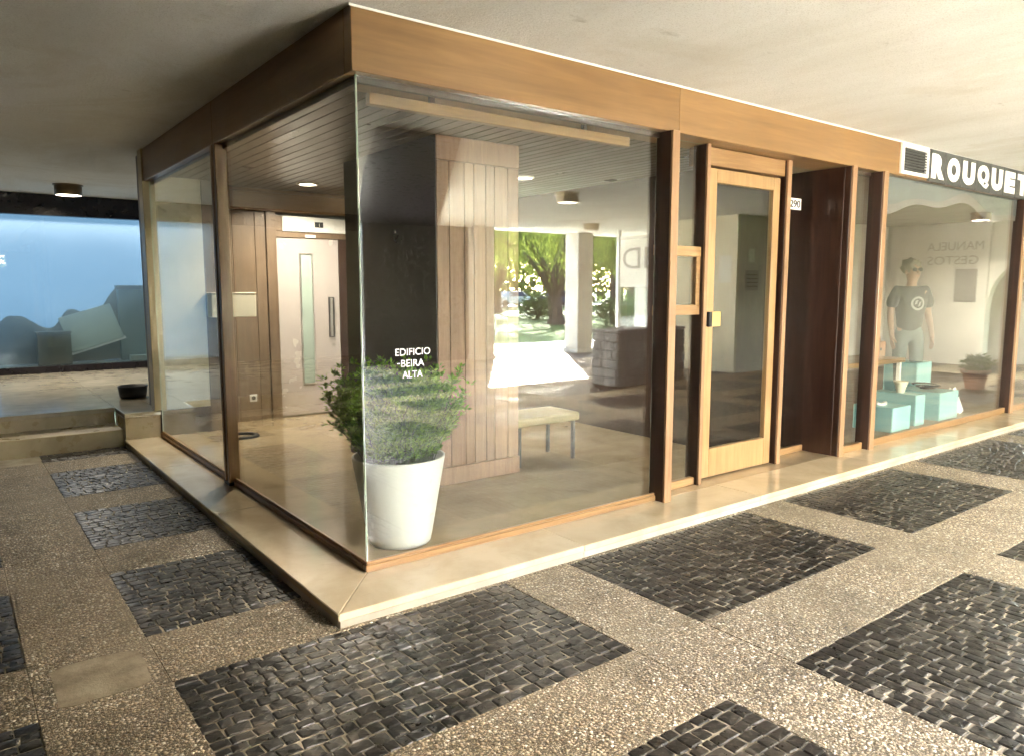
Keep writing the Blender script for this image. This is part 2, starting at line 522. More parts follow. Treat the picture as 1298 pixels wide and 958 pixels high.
def tubes(chains, seg=7):
    """chains: list of [(point, radius), ...] -> verts, faces"""
    V, F = [], []
    for ch in chains:
        base = len(V)
        for k, (p, r) in enumerate(ch):
            p = Vector(p)
            d = (Vector(ch[min(k + 1, len(ch) - 1)][0]) - Vector(ch[max(k - 1, 0)][0]))
            d = d.normalized() if d.length > 1e-6 else Vector((0, 0, 1))
            u = d.cross(Vector((0.31, 0.93, 0.17)))
            u = u.normalized() if u.length > 1e-4 else Vector((1, 0, 0))
            w = d.cross(u)
            for i in range(seg):
                a = 2 * math.pi * i / seg
                V.append(p + (u * math.cos(a) + w * math.sin(a)) * r)
        for k in range(len(ch) - 1):
            for i in range(seg):
                j = (i + 1) % seg
                F.append((base + k * seg + i, base + k * seg + j, base + (k + 1) * seg + j, base + (k + 1) * seg + i))
        F.append(tuple(base + i for i in reversed(range(seg))))
        F.append(tuple(base + (len(ch) - 1) * seg + i for i in range(seg)))
    return V, F

def text(name, s, size, mat, parent, loc, rot=(R(90), 0, 0), extrude=0.002, bold=0.0, sx=1.0, align='LEFT', fit_w=None, fit_h=None, spacing=1.0):
    cu = bpy.data.curves.new(name, 'FONT')
    cu.body = s
    cu.size = size
    cu.extrude = extrude
    cu.offset = bold
    cu.align_x = align
    cu.space_character = spacing
    cu.resolution_u = 5
    tmp = bpy.data.objects.new('tmp_text', cu)
    COL.objects.link(tmp)
    dg = bpy.context.evaluated_depsgraph_get()
    me = bpy.data.meshes.new_from_object(tmp.evaluated_get(dg))
    bpy.data.objects.remove(tmp)
    bpy.data.curves.remove(cu)
    xs = [q.co.x for q in me.vertices]; ys = [q.co.y for q in me.vertices]
    fx = fit_w / (max(xs) - min(xs)) if fit_w else sx
    fy = fit_h / (max(ys) - min(ys)) if fit_h else 1.0
    for q in me.vertices:
        if fit_w: q.co.x = (q.co.x - min(xs)) * fx
        else: q.co.x *= fx
        if fit_h: q.co.y = (q.co.y - min(ys)) * fy
    me.materials.clear()
    me.materials.append(mat)
    me.name = name
    o = bpy.data.objects.new(name, me)
    o.location = loc
    o.rotation_euler = rot
    return link(o, parent)

def struct(o):
    o['kind'] = 'structure'
    return o

CEIL = 2.81
ST = 0.07
LC = 2.57

# ------------------------------------------------------------------ ground, pavement, cobbles
gp = 400
lawn = struct(meshobj('lawn', [(-gp, -gp, -0.16), (gp, -gp, -0.16), (gp, gp, -0.16), (-gp, gp, -0.16)], [(0, 1, 2, 3)], M['lawn']))
pav = bpy.data.objects.new('pavement', None); COL.objects.link(pav); struct(pav)
PX0, PXP, PW = -1.03, 2.043, 1.605
PY0, PYP, PH = -1.31, 1.372, 0.905
KX = range(-4, 9); KY = range(-6, 5)
XMIN, XMAX = PX0 + PXP * -4 - 0.44, PX0 + PXP * 8 + PW + 0.44
YMIN, YMAX = -10.2, 4.53
bed = box('sand_bed', XMIN, XMAX, YMIN, YMAX, -0.15, -0.0045, M['sand'], pav, 0)

# aggregate slabs: three kinds of piece sharing mesh data
def slab_mesh(w, h):
    bm = bmesh.new()
    bmesh.ops.create_cube(bm, size=1)
    for q in bm.verts:
        q.co.x *= w - 0.002; q.co.y *= h - 0.002; q.co.z *= 0.05
    bmesh.ops.bevel(bm, geom=[e for e in bm.edges if e.verts[0].co.z > 0 and e.verts[1].co.z > 0], offset=0.002, segments=1, affect='EDGES')
    me = bpy.data.meshes.new('aggregate_slab'); bm.to_mesh(me); bm.free()
    me.materials.append(M['aggregate'])
    return me
GX, GY = PXP - PW, PYP - PH
sm_row = slab_mesh(PW, GY); sm_col = slab_mesh(GX, PH); sm_x = slab_mesh(GX, GY)
nslab = 0
def slab(me, x, y):
    global nslab
    if x > XMAX or y > YMAX or y < YMIN: return
    o = bpy.data.objects.new('aggregate_slab', me)
    o.location = (x, y, -0.025 + rng.uniform(-0.0012, 0.0008))
    o.rotation_euler = (rng.uniform(-0.001, 0.001), rng.uniform(-0.001, 0.001), 0)
    link(o, pav); nslab += 1
def inside_lobby(x0, x1, y0, y1):
    return x0 > -0.28 and y0 > -0.33
for i in KX:
    for j in KY:
        x0 = PX0 + PXP * i; y0 = PY0 + PYP * j
        if not inside_lobby(x0, 0, y0 - GY, 0): slab(sm_row, x0 + PW / 2, y0 - GY / 2)
        if not inside_lobby(x0 - GX, 0, y0, 0): slab(sm_col, x0 - GX / 2, y0 + PH / 2)
        if not inside_lobby(x0 - GX, 0, y0 - GY, 0): slab(sm_x, x0 - GX / 2, y0 - GY / 2)
# a cement repair set into the slabs by the left cobbles
poly = []
for k in range(26):
    a = 2 * math.pi * k / 26
    q = 0.17 / max(abs(math.cos(a)), abs(math.sin(a))) ** 0.8 * (1 + 0.12 * noise.noise(Vector((math.cos(a) * 2, math.sin(a) * 2, 5))))
    poly.append((-1.24 + q * math.cos(a) * 0.95, -0.20 + q * math.sin(a) * 1.05))
t = NT('cement_smear')
v = t.coord(kind='World')
c = t.ramp(t.noise(v, 9, 6, 0.65), [(0.3, (0.17, 0.14, 0.09)), (0.7, (0.36, 0.31, 0.215))])
t.bsdf(c, 0.85, t.bump(t.noise(v, 70, 5, 0.7), 0.5, 0.006))
prism('cement_repair', poly, -0.02, 0.0022, t.m, pav)

# cobbles
cob_list = []                  # (cx, cy, w, h, rot)
for i in KX:
    for j in KY:
        x0 = PX0 + PXP * i; y0 = PY0 + PYP * j
        if inside_lobby(x0, 0, y0, 0): continue
        r2 = random.Random(i * 131 + j * 17 + 5)
        along_y = i >= 1
        L, W = (PH, PW) if along_y else (PW, PH)
        n = round(W / r2.uniform(0.054, 0.058))
        ws = [r2.uniform(0.82, 1.18) for _ in range(n)]
        s = sum(ws); v0 = 0
        for q in ws:
            cw = q / s * W
            u = 0
            m = round(L / r2.uniform(0.064, 0.078))
            ls = [r2.uniform(0.68, 1.35) for _ in range(m)]
            sl = sum(ls)
            for g in ls:
                cl = g / sl * L
                a, b = u + cl / 2, v0 + cw / 2
                if along_y: cx_, cy_, w_, h_ = x0 + b, y0 + a, cw, cl
                else: cx_, cy_, w_, h_ = x0 + a, y0 + b, cl, cw
                if not (cx_ > -0.31 and cy_ > -0.365):
                    cob_list.append((cx_, cy_, w_, h_))
                u += cl
            v0 += cw

def cobble_geo(w, h, r2):
    g = 0.0019
    hw, hh_ = w / 2 - g, h / 2 - g
    J = lambda s_: r2.uniform(-s_, s_)
    base = [(-hw, -hh_), (hw, -hh_), (hw, hh_), (-hw, hh_)]
    base = [(x + J(0.005), y + J(0.005)) for x, y in base]
    # eight-sided outline: corners cut
    out = []
    for k in range(4):
        p, q, n_ = Vector(base[k]), Vector(base[k - 1]), Vector(base[(k + 1) % 4])
        cut = r2.uniform(0.04, 0.13)
        out.append(p.lerp(q, cut)); out.append(p.lerp(n_, cut))
    tilt = (J(0.02), J(0.02)); zt = r2.uniform(-0.002, 0.0015)
    V = [(p.x, p.y, -0.035) for p in out]
    V += [(p.x, p.y, -0.0035 + zt) for p in out]
    V += [(p.x * 0.86, p.y * 0.86, zt + p.x * tilt[0] + p.y * tilt[1] + J(0.0012)) for p in out]
    V += [(0, 0, zt + 0.001)]
    F = []
    for a in (0, 8):
        for k in range(8):
            m = (k + 1) % 8
            F.append((a + k, a + m, a + 8 + m, a + 8 + k))
    for k in range(8):
        F.append((16 + k, 16 + (k + 1) % 8, 24))
    return V, F

fw = Vector((math.sin(R(37.34)), math.cos(R(37.34)))); rt = Vector((fw.y, -fw.x))
def seen(cx_, cy_):
    d = Vector((cx_ - cam.location.x, cy_ - cam.location.y))
    dep = d.dot(fw) * math.cos(R(6.78)) + 1.5 * math.sin(R(6.78)); lat = d.dot(rt)
    if dep < 0.5: return None
    px = 649 + 942.4 * lat / dep
    py = 479 + 942.4 * (1.5 * math.cos(R(6.78)) - d.dot(fw) * math.sin(R(6.78))) / dep
    return (px, py, dep) if -5 < px < 1303 and -5 < py < 963 else None
scored = []
for c_ in cob_list:
    s_ = seen(c_[0], c_[1])
    scored.append((s_[2] if s_ else 1e9, c_))
scored.sort(key=lambda q: q[0])
r2 = random.Random(99)
variants = []
for k in range(14):
    V, F = cobble_geo(0.0715, 0.0715, r2)
    me = bpy.data.meshes.new('cobble')
    me.from_pydata(V, [], F); me.materials.append(M['cobble'])
    variants.append(me)
for d_, (cx_, cy_, w_, h_) in scored[:300]:
    o = bpy.data.objects.new('cobble', variants[rng.randrange(14)])
    o.location = (cx_, cy_, rng.uniform(-0.001, 0.001))
    o.scale = (w_ / 0.0715 * rng.choice((-1, 1)), h_ / 0.0715, 1)
    o.rotation_euler = (rng.uniform(-.02, .02), rng.uniform(-.02, .02), rng.uniform(-.04, .04))
    link(o, pav)
AV, AF = [], []
for d_, (cx_, cy_, w_, h_) in scored[300:]:
    V, F = cobble_geo(w_, h_, r2)
    b = len(AV)
    AV += [(v_[0] + cx_, v_[1] + cy_, v_[2]) for v_ in V]
    AF += [tuple(k + b for k in f_) for f_ in F]
rest = meshobj('cobble_paving', AV, AF, M['cobble'], pav)
rest['kind'] = 'stuff'

# kerb at the park side
kerb = bpy.data.objects.new('kerb', None); kerb.location = (8, -10.4, 0); COL.objects.link(kerb); struct(kerb)
x = -9.0
while x < 20:
    box('kerb_stone', x, x + 0.99, -10.4, -10.205, -0.15, 0.012 + rng.uniform(-.003, .003), M['concrete'], kerb, 0.01); x += 1.0
M['palestone'] = plain('pale_plaza_stone', (0.74, 0.72, 0.66), 0.7, 0.08, 1.5, 0.1, 30)
plaza = struct(box('plaza_paving', -10, 40, -13.2, -10.41, -0.16, -0.012, M['palestone'], None, 0))
bounce_plaza = struct(box('plaza_paving', -14, 6.6, -26, -13.21, -0.16, -0.012, M['palestone'], None, 0))  # added pale ground, bounces sunlight up to the arcade ceiling
bounce_court = struct(prism('bounce_paving', [(0.9, -4.6), (2.0, -4.6), (4.5, -10.18), (1.32, -10.18)], -0.1, 0.006, M['palestone']))  # added pale ground below the roof notch, bounces sunlight under the arcade
path = struct(box('park_path', -10, 60, -35.5, -34.2, -0.18, -0.14, M['concrete'], None, 0))

# ------------------------------------------------------------------ entrance step (limestone slabs)
EX = -0.334; EY = -0.387
step = bpy.data.objects.new('entrance_step', None); step.location = (0, 0, 0); COL.objects.link(step); struct(step)
xs = [EX, 1.15, 2.82, 4.5, 6.2, 7.9, 9.6, 11.3]
for k in range(len(xs) - 1):
    a, b = xs[k] + 0.0008, xs[k + 1] - 0.0008
    if k == 0: prism('stone_slab', [(EX + 0.0012, EY), (b, EY), (b, 0.0), (0.0012, 0.0)], 0.034, ST, M['step'], step, 0.004)
    else: prism('stone_slab', [(a, EY), (b, EY), (b, 0.0), (a, 0.0)], 0.034, ST + rng.uniform(-.0008, .0005), M['step'], step, 0.004)
    box('riser_stone', a + (0.01 if k == 0 else 0), b, EY + 0.006, -0.01, -0.03, 0.0335, M['stepbase'], step, 0.002)
ys = [EY, 1.5, 3.05, 4.46]
for k in range(3):
    a, b = ys[k] + 0.0008, ys[k + 1] - 0.0008
    if k == 0: prism('stone_slab', [(EX, EY + 0.0012), (-0.0012, 0.0), (-0.0012, b), (EX, b)], 0.034, ST, M['step'], step, 0.004)
    else: prism('stone_slab', [(EX, a), (-0.0012, a), (-0.0012, b), (EX, b)], 0.034, ST + rng.uniform(-.0008, .0005), M['step'], step, 0.004)
    box('riser_stone', EX + 0.006, -0.01, a + (0.02 if k == 0 else 0), b, -0.03, 0.0335, M['stepbase'], step, 0.002)

lf = bpy.data.objects.new('lobby_floor', None); COL.objects.link(lf); struct(lf)
fx = [0.0, 1.3, 2.6, 4.5]; fy = [0.0, 0.95, 1.9, 2.85, 3.8, 4.85]
for a in range(3):
    for b in range(5):
        box('floor_slab', fx[a] + .0008, fx[a + 1] - .0008, fy[b] + .0008, fy[b + 1] - .0008, 0.02, ST - 0.0006 + rng.uniform(-.0004, .0002), M['floor'], lf, 0.0012)
sf = struct(box('shop_floor', 4.62, 12.0, 0.03, 3.6, 0.0, 0.1, M['shopfloor'], None, 0))

# ------------------------------------------------------------------ arcade ceiling
ceil = struct(prism('arcade_ceiling', [(-9.5, -10.3), (1.3, -10.3), (0.85, -4.4), (2.1, -4.4), (4.85, -10.3), (19, -10.3), (19, 12), (-9.5, 12)], CEIL, CEIL + 0.45, M['ceiling']))  # notch on the park side is an added opening for daylight
struct(prism('reflection_blocker', [(1.25, -2.2), (2.05, -2.2), (3.35, -4.42), (6.75, -10.25), (4.92, -10.25), (2.16, -4.3)], CEIL - 0.03, CEIL - 0.003, M['darkfascia']))  # unseen dark panel added to darken the reflection over the pillar
upper = thing('upper_building', 'pale rendered upper storeys of the building above the arcade', 'building', (5, 0, CEIL + 0.45))
prism('upper_wall', [(-9.5, -10.3), (1.3, -10.3), (0.85, -4.4), (2.1, -4.4), (4.85, -10.3), (19, -10.3), (19, 12), (-9.5, 12)], CEIL + 0.452, 11, M['concrete'], upper)  # outline follows the added daylight notch

# ------------------------------------------------------------------ raised floor and steps at the left
rf = bpy.data.objects.new('raised_terrace', None); rf.location = (-2, 6, 0); COL.objects.link(rf); struct(rf)
RZ = 0.325
for k in range(5):
    a, b = -6.4 + 1.21 * k, -6.4 + 1.21 * (k + 1)
    if k == 4: b = -0.325
    box('step_stone', a + .001, b - .001, 4.53, 4.98, -0.02, 0.165, M['rstep'], rf, 0.006)
    box('riser_stone', a + .001, b - .001, 4.965, 5.3, 0.165, 0.28, M['rstep'], rf, 0.002)
    box('terrace_slab', a + .001, b - .001, 4.945, 7.0, 0.2805, RZ, M['raised'], rf, 0.004)
    box('terrace_slab', a + .001, b - .001, 7.002, 9.6, 0.2805, RZ, M['raised'], rf, 0.004)
box('cheek_block', -0.32, -0.004, 4.465, 4.95, -0.02, 0.28, M['rstep'], rf, 0.004)
box('terrace_slab', -0.323, -0.002, 4.455, 7.0, 0.2805, RZ, M['raised'], rf, 0.004)
box('terrace_slab', -0.323, 2.6, 7.002, 9.6, 0.2805, RZ, M['raised'], rf, 0.004)
box('terrace_slab', 0.0, 2.6, 5.05, 7.0, 0.2805, RZ, M['raised'], rf, 0.004)

# ------------------------------------------------------------------ glass lobby front
lob = thing('glass_lobby', 'glass walled entrance lobby with wooden fascia, posts and door on a stone step', 'lobby', (0, 0, ST))
FT, FB = CEIL - 0.004, 2.51
# fascia panels, right side then left side
for a, b in ((-0.04, 2.262), (2.265, 5.36)):
    box('fascia_panel', a, b, -0.045, 0.035, FB, FT, M['fascia'], lob, 0.003)
box('fascia_panel', -0.0405, 0.035, 0.036, 2.2, FB, FT, M['fascia_y'], lob, 0.003)
box('fascia_panel', -0.0405, 0.035, 2.203, 4.45, FB, FT, M['fascia_y'], lob, 0.003)
box('cover_strip', -0.05, 11.5, -0.052, -0.046, FT - 0.012, FT - 0.001, M['white'], lob, 0.001)
box('partition_head', 3.872, 3.93, 0.31, 4.85, 2.512, CEIL - 0.003, M['darkwood'], lob, 0)
box('soffit_board', 0.036, 4.5, 0.036, 0.30, 2.515, 2.53, M['rail'], lob, 0.001)
# glass panes
GT = 0.005
pane('glass_pane', 0.0, 2.2, 0.0, 2 * GT, 0.12, 2.512, lob)
pane('glass_pane', 0.0, 2 * GT, 0.0125, 2.15, 0.12, 2.512, lob)
pane('glass_pane', 0.0, 2 * GT, 2.2, 4.43, 0.12, 2.512, lob)
# bottom rails
box('bottom_rail', -0.012, 2.19, -0.014, 0.026, ST, 0.105, M['rail'], lob, 0.004)
box('glazing_bead', -0.002, 2.19, -0.004, 0.014, 0.105, 0.122, M['rail'], lob, 0.002)
box('bottom_rail', -0.014, 0.026, 0.028, 4.44, ST, 0.105, M['rail_y'], lob, 0.004)
box('glazing_bead', -0.004, 0.014, 0.016, 4.44, 0.105, 0.122, M['rail_y'], lob, 0.002)
# top channels
box('top_channel', 0.012, 2.149, 0.012, 0.034, 2.475, 2.51, M['darkwood'], lob, 0.002)
box('top_channel', 0.012, 0.034, 0.036, 4.43, 2.475, 2.51, M['darkwood'], lob, 0.002)
box('light_batten', 0.14, 2.0, 0.14, 0.185, 2.42, 2.478, M['rail'], lob, 0.003)
box('batten_hanger', 0.5, 0.53, 0.15, 0.175, 2.478, 2.516, M['darkwood'], lob, 0.001)
box('batten_hanger', 1.6, 1.63, 0.15, 0.175, 2.478, 2.516, M['darkwood'], lob, 0.001)
# left mullion: two light stiles with a dark gap
box('post', -0.045, 0.035, 2.145, 2.185, ST + 0.004, FB, M['post'], lob, 0.003)
box('post', -0.045, 0.035, 2.225, 2.262, ST + 0.004, FB, M['post'], lob, 0.003)
box('post_core', -0.02, 0.02, 2.185, 2.225, ST + 0.004, FB, M['darkwood'], lob, 0)
box('post_foot', -0.048, 0.038, 2.14, 2.266, ST, ST + 0.024, M['black'], lob, 0.002)
# posts on the right side: flank shade painted as dark bodies behind pale fronts
box('post_front', 2.15, 2.22, -0.095, -0.075, ST, FB, M['post'], lob, 0.003)
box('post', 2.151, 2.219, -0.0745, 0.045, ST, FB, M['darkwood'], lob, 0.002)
box('post_front', 2.7, 2.735, 0.06, 0.08, ST, FB, M['post'], lob, 0.003)
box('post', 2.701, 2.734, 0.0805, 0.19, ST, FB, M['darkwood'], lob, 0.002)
box('post_front', 3.75, 3.8, 0.1, 0.12, ST, FB, M['post'], lob, 0.003)
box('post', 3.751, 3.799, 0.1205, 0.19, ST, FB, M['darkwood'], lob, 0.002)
box('post_front', 4.41, 4.475, -0.075, -0.055, ST, FB, M['post'], lob, 0.003)
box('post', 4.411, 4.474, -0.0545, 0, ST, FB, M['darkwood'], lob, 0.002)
box('pier_panel', 4.412, 4.47, 0.001, 0.615, ST, FB, M['darkwood'], lob, 0.002)
# sidelight
pane('glass_pane', 2.25, 2.71, 0.115, 0.125, 0.10, 2.512, lob)
pane('glass_pane', 2.235, 2.245, 0.0, 0.12, 0.10, 2.512, lob)
box('sidelight_rail', 2.255, 2.70, 0.10, 0.145, ST, 0.125, M['rail'], lob, 0.003)
box('sidelight_rail', 2.255, 2.70, 0.095, 0.15, 1.73, 1.80, M['rail'], lob, 0.003)
box('sidelight_rail', 2.255, 2.70, 0.095, 0.15, 1.32, 1.39, M['rail'], lob, 0.003)
box('letter_slot_stile', 2.655, 2.699, 0.097, 0.148, 1.39, 1.73, M['rail'], lob, 0.003)
# door
DX0, DX1, DY0, DY1 = 2.838, 3.715, 0.145, 0.19
door = bpy.data.objects.new('door', None); door.location = (DX0, 0.16, ST); link(door, lob)
door['label'] = 'light wooden door with one tall glass pane'
box('door_stile', DX0, DX0 + 0.085, DY0, DY1, ST + 0.012, 2.37, M['door'], door, 0.004)
box('door_stile', DX1 - 0.085, DX1, DY0, DY1, ST + 0.012, 2.37, M['door'], door, 0.004)
box('door_rail', DX0 + 0.085, DX1 - 0.085, DY0 + .001, DY1, ST + 0.012, 0.30, M['door'], door, 0.004)
box('door_rail', DX0 + 0.085, DX1 - 0.085, DY0 + .001, DY1, 2.27, 2.37, M['door'], door, 0.004)
pane('glass_pane', DX0 + 0.08, DX1 - 0.08, 0.162, 0.172, 0.295, 2.275, door)
box('lock_plate', DX0 + 0.045, DX0 + 0.16, DY0 - 0.012, DY0 - 0.001, 1.225, 1.335, M['brass'], door, 0.003)
box('lock_pull', DX0 + 0.004, DX0 + 0.04, DY0 - 0.03, DY0 - 0.001, 1.225, 1.335, M['black'], door, 0.004)
box('door_head', 2.736, 3.749, 0.13, 0.26, 2.385, 2.51, M['rail'], lob, 0.003)
# alcove right of the door
pane('glass_pane', 3.80, 4.42, 0.285, 0.295, 0.11, 2.512, lob)
box('bottom_rail', 3.836, 4.409, 0.27, 0.31, ST, 0.125, M['rail'], lob, 0.003)
box('glass_stop', 3.836, 3.868, 0.262, 0.284, 0.127, 2.505, M['metal'], lob, 0.002)
box('back_panel', 3.831, 4.60, 0.62, 0.66, ST, 2.66, M['darkwood'], lob, 0.002)
box('side_panel', 3.76, 3.83, 0.192, 4.8, ST, 2.51, M['darkwood'], lob, 0.002)
# house number plate
npl = box('number_plate', 4.035, 4.215, 0.268, 0.276, 2.165, 2.258, M['paper'], lob, 0.002)
text('house_number', '290', 0.1, M['ink'], npl, (4.049, 0.2675, 2.18), fit_w=0.15, fit_h=0.063, bold=0.002)
# building name on the glass
for s, x0, w_, z in (('EDIFICIO', 0.183, 0.205, 1.163), ('BEIRA', 0.215, 0.135, 1.105), ('ALTA', 0.222, 0.118, 1.047)):
    text('lettering', s, 0.05, M['letterwhite'], lob, (x0, -0.0012, z), fit_w=w_, fit_h=0.036, extrude=0.0008)
box('lettering_dash', 0.193, 0.207, -0.002, -0.0006, 1.12, 1.126, M['letterwhite'], lob, 0)

# ------------------------------------------------------------------ inside the lobby
lc = bpy.data.objects.new('lobby_ceiling', None); lc.location = (2, 2.4, LC); COL.objects.link(lc); struct(lc)
x = 0.037
while x < 3.86:
    w_ = 0.104
    box('ceiling_plank', x, min(x + w_ - 0.006, 3.868), 0.31, 4.79, LC, LC + 0.018, M['ceilplank'], lc, 0.003); x += w_
box('ceiling_backing', 0.037, 3.87, 0.302, 4.79, LC + 0.012, LC + 0.02, M['black'], lc, 0)

pil = thing('wood_clad_pillar', 'square pillar clad in pinkish vertical planks with one near black side', 'pillar', (1.54, 1.9, ST))
PYF, PZ0 = 1.2, 0.2
px_ = [1.178, 1.283, 1.412, 1.495, 1.601, 1.680, 1.805, 1.911]
for a, b in zip(px_[:-1], px_[1:]):
    box('plank', a + .002, b - .002, PYF, PYF + 0.02, PZ0, 2.40, M['plank'], pil, 0.003)
box('head_board', 1.178, 1.911, PYF - 0.004, PYF + 0.02, 2.402, LC, M['plank'], pil, 0.003)
box('skirting', 1.176, 1.913, PYF - 0.012, PYF + 0.02, ST, PZ0 - 0.001, M['plank'], pil, 0.003)
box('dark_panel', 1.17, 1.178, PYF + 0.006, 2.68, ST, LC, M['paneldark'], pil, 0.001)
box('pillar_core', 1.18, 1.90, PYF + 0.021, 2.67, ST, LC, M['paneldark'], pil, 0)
for k in range(12):
    a = PYF + 0.022 + k * 0.1215
    box('plank', 1.901, 1.912, a, a + 0.1185, PZ0, LC, M['plank'], pil, 0.002)

# back wall, elevator
bw = thing('lobby_back_wall', 'brown wooden panel wall behind the lobby beside the elevator', 'wall', (2, 4.85, ST))
for a, b in ((0.62, 0.86), (0.863, 1.10), (1.103, 1.215)):
    box('wall_panel', a, b, 4.80, 4.84, ST, 2.33, M['panelwood'], bw, 0.003)
for k in range(5):
    a = 2.30 + k * 0.315
    box('wall_panel', a, a + 0.311, 4.80, 4.84, ST, 2.33, M['panelwood'], bw, 0.003)
box('head_beam', 0.62, 3.87, 4.77, 4.85, 2.34, 2.535, M['rail'], bw, 0.003)
box('cornice', 0.48, 3.87, 4.74, 4.85, 2.537, LC - 0.002, M['rail'], bw, 0.003)
box('wall_backing', 0.0, 3.95, 4.86, 4.95, 0.0, CEIL - 0.002, M['asphaltgrey'], bw, 0)
box('left_return', 0.475, 0.62, 4.46, 4.84, ST, LC - 0.003, M['panelwood'], bw, 0.002)
sw = thing('cream_stone_wall', 'cream polished stone wall panel at the far end of the lobby glass', 'wall', (0.25, 4.5, 0))
box('wall_panel', 0.014, 0.472, 4.46, 4.84, 0.327, CEIL - 0.003, M['creamwall'], sw, 0.002)
box('plinth', 0.014, 0.472, 4.452, 4.84, ST, 0.326, M['darkwood'], sw, 0.002)
ps = thing('stone_pilaster', 'narrow olive stone pilaster ending the lobby glass by the black tub', 'pilaster', (0, 4.5, RZ))
box('shaft', -0.055, 0.012, 4.452, 4.6, RZ, CEIL - 0.002, M['wallolive'], ps, 0.004)

mb = thing('mail_box', 'cream wall box fixed to the wood beside the cream stone wall', 'mail box', (0.7, 4.4, 1.22))
box('box_body', 0.48, 0.92, 4.30, 4.455, 1.222, 1.455, M['cream'], mb, 0.006)
box('box_lid', 0.475, 0.925, 4.296, 4.455, 1.456, 1.468, M['cream'], mb, 0.003)
box('bracket', 0.66, 0.70, 4.455, 4.80, 1.30, 1.36, M['cream'], mb, 0.002)

el = thing('elevator', 'elevator with pale metal door, narrow window slot and white header panel', 'elevator', (1.75, 4.8, ST))
box('frame', 1.22, 1.33, 4.775, 4.85, ST, 2.335, M['panelwood'], el, 0.003)
box('frame', 2.19, 2.295, 4.775, 4.85, ST, 2.335, M['panelwood'], el, 0.003)
box('header_panel', 1.40, 2.19, 4.768, 4.84, 2.135, 2.30, M['white'], el, 0.003)
box('header_infill', 1.331, 1.399, 4.78, 4.84, 2.135, 2.30, M['panelwood'], el, 0.002)
ind = box('floor_indicator', 1.77, 1.87, 4.763, 4.769, 2.19, 2.25, M['ink'], el, 0.001)
text('digit', '1', 0.05, M['lampoff'], ind, (1.81, 4.7625, 2.2), fit_h=0.035)
box('transom', 1.331, 2.189, 4.785, 4.84, 2.07, 2.134, M['panelwood'], el, 0.002)
box('name_plate', 1.66, 1.78, 4.778, 4.786, 2.075, 2.105, M['paper'], el, 0.001)
ed = box('elevator_door', 1.332, 2.06, 4.80, 4.835, ST + 0.01, 2.068, M['metal'], el, 0.004)
MATS['elev'] = plain('elevator_steel', (0.54, 0.48, 0.455), 0.25, 0.03, 1.0, 0.01, Metallic=0.3)
ed.data.materials[0] = MATS['elev']
wf = box('window_frame', 1.585, 1.745, 4.792, 4.799, 0.42, 1.90, M['metal'], ed, 0.002)
box('window_slot', 1.603, 1.728, 4.788, 4.7915, 0.44, 1.88, M['board'], ed, 0.001)
box('door_handle', 1.925, 1.955, 4.752, 4.772, 0.96, 1.40, M['metal'], ed, 0.004)
box('handle_backing', 1.92, 1.985, 4.775, 4.799, 0.95, 1.41, M['ink'], ed, 0.002)
box('dark_jamb', 2.061, 2.189, 4.79, 4.835, ST, 2.068, M['darkwood'], el, 0.002)

so = thing('wall_socket', 'small white power socket on the brown lobby wall', 'socket', (1.02, 4.8, 0.30))
box('plate', 0.975, 1.055, 4.79, 4.7995, 0.28, 0.36, M['white'], so, 0.003)
lathe('outlet', [(0.022, 0), (0.022, 0.003)], M['ink'], so, (1.015, 4.7895, 0.32), 16).rotation_euler = (R(90), 0, 0)

dl = thing('downlight', 'round lit downlight in the dark plank ceiling of the lobby', 'downlight', (1.42, 4.08, LC))
lathe('trim_ring', [(0.105, 0), (0.105, -0.012), (0.085, -0.016), (0.085, -0.004)], M['white'], dl, (1.42, 4.08, LC), 32, cap=False)
lathe('diffuser', [(0.084, -0.004), (0.08, -0.010)], M['lampglow'], dl, (1.42, 4.08, LC), 32)
def lamp(name, loc, power, col=(1, 0.88, 0.72), size=0.15, parent=None, spread=R(150)):
    d = bpy.data.lights.new(name, 'AREA'); d.shape = 'DISK'; d.size = size; d.energy = power; d.color = col; d.spread = spread
    o = bpy.data.objects.new(name, d); o.location = loc
    return link(o, parent)
lamp('downlight_bulb', (1.42, 4.08, LC - 0.03), 1.8, parent=dl)
dl2 = thing('downlight', 'round lit downlight in the plank ceiling behind the wood clad pillar', 'downlight', (2.9, 2.4, LC))
lathe('trim_ring', [(0.105, 0), (0.105, -0.012), (0.085, -0.016), (0.085, -0.004)], M['white'], dl2, (2.9, 2.4, LC), 32, cap=False)
lathe('diffuser', [(0.084, -0.004), (0.08, -0.010)], M['lampglow'], dl2, (2.9, 2.4, LC), 32)
lamp('downlight_bulb', (2.9, 2.4, LC - 0.03), 0.6, parent=dl2)

bn = thing('lobby_bench', 'low bench with mustard yellow seat and thin dark legs beside the pillar', 'bench', (2.25, 1.4, ST))
M['seat'] = plain('mustard_seat', (0.30, 0.235, 0.115), 0.5, 0.1, 8, 0.08, 150)
box('seat', 1.95, 2.62, 1.26, 1.66, 0.40, 0.47, M['seat'], bn, 0.012)
for a in (1.985, 2.565):
    for b in (1.29, 1.62):
        box('leg', a - .014, a + .014, b - .014, b + .014, ST, 0.40, M['black'], bn, 0.002)

dm = thing('floor_ring', 'dark round ring lying on the lobby floor by the left glass', 'floor ring', (0.62, 3.95, ST))
V, F = [], []
for i in range(28):
    a = 2 * math.pi * i / 28
    for r, z in ((0.10, 0.0), (0.16, 0.0), (0.15, 0.02), (0.11, 0.02)):
        V.append((r * math.cos(a), r * math.sin(a), z))
for i in range(28):
    j = (i + 1) % 28
    for k in range(4):
        m = (k + 1) % 4
        F.append((i * 4 + k, i * 4 + m, j * 4 + m, j * 4 + k))
meshobj('ring', V, F, M['black'], dm, (0.62, 3.95, ST))

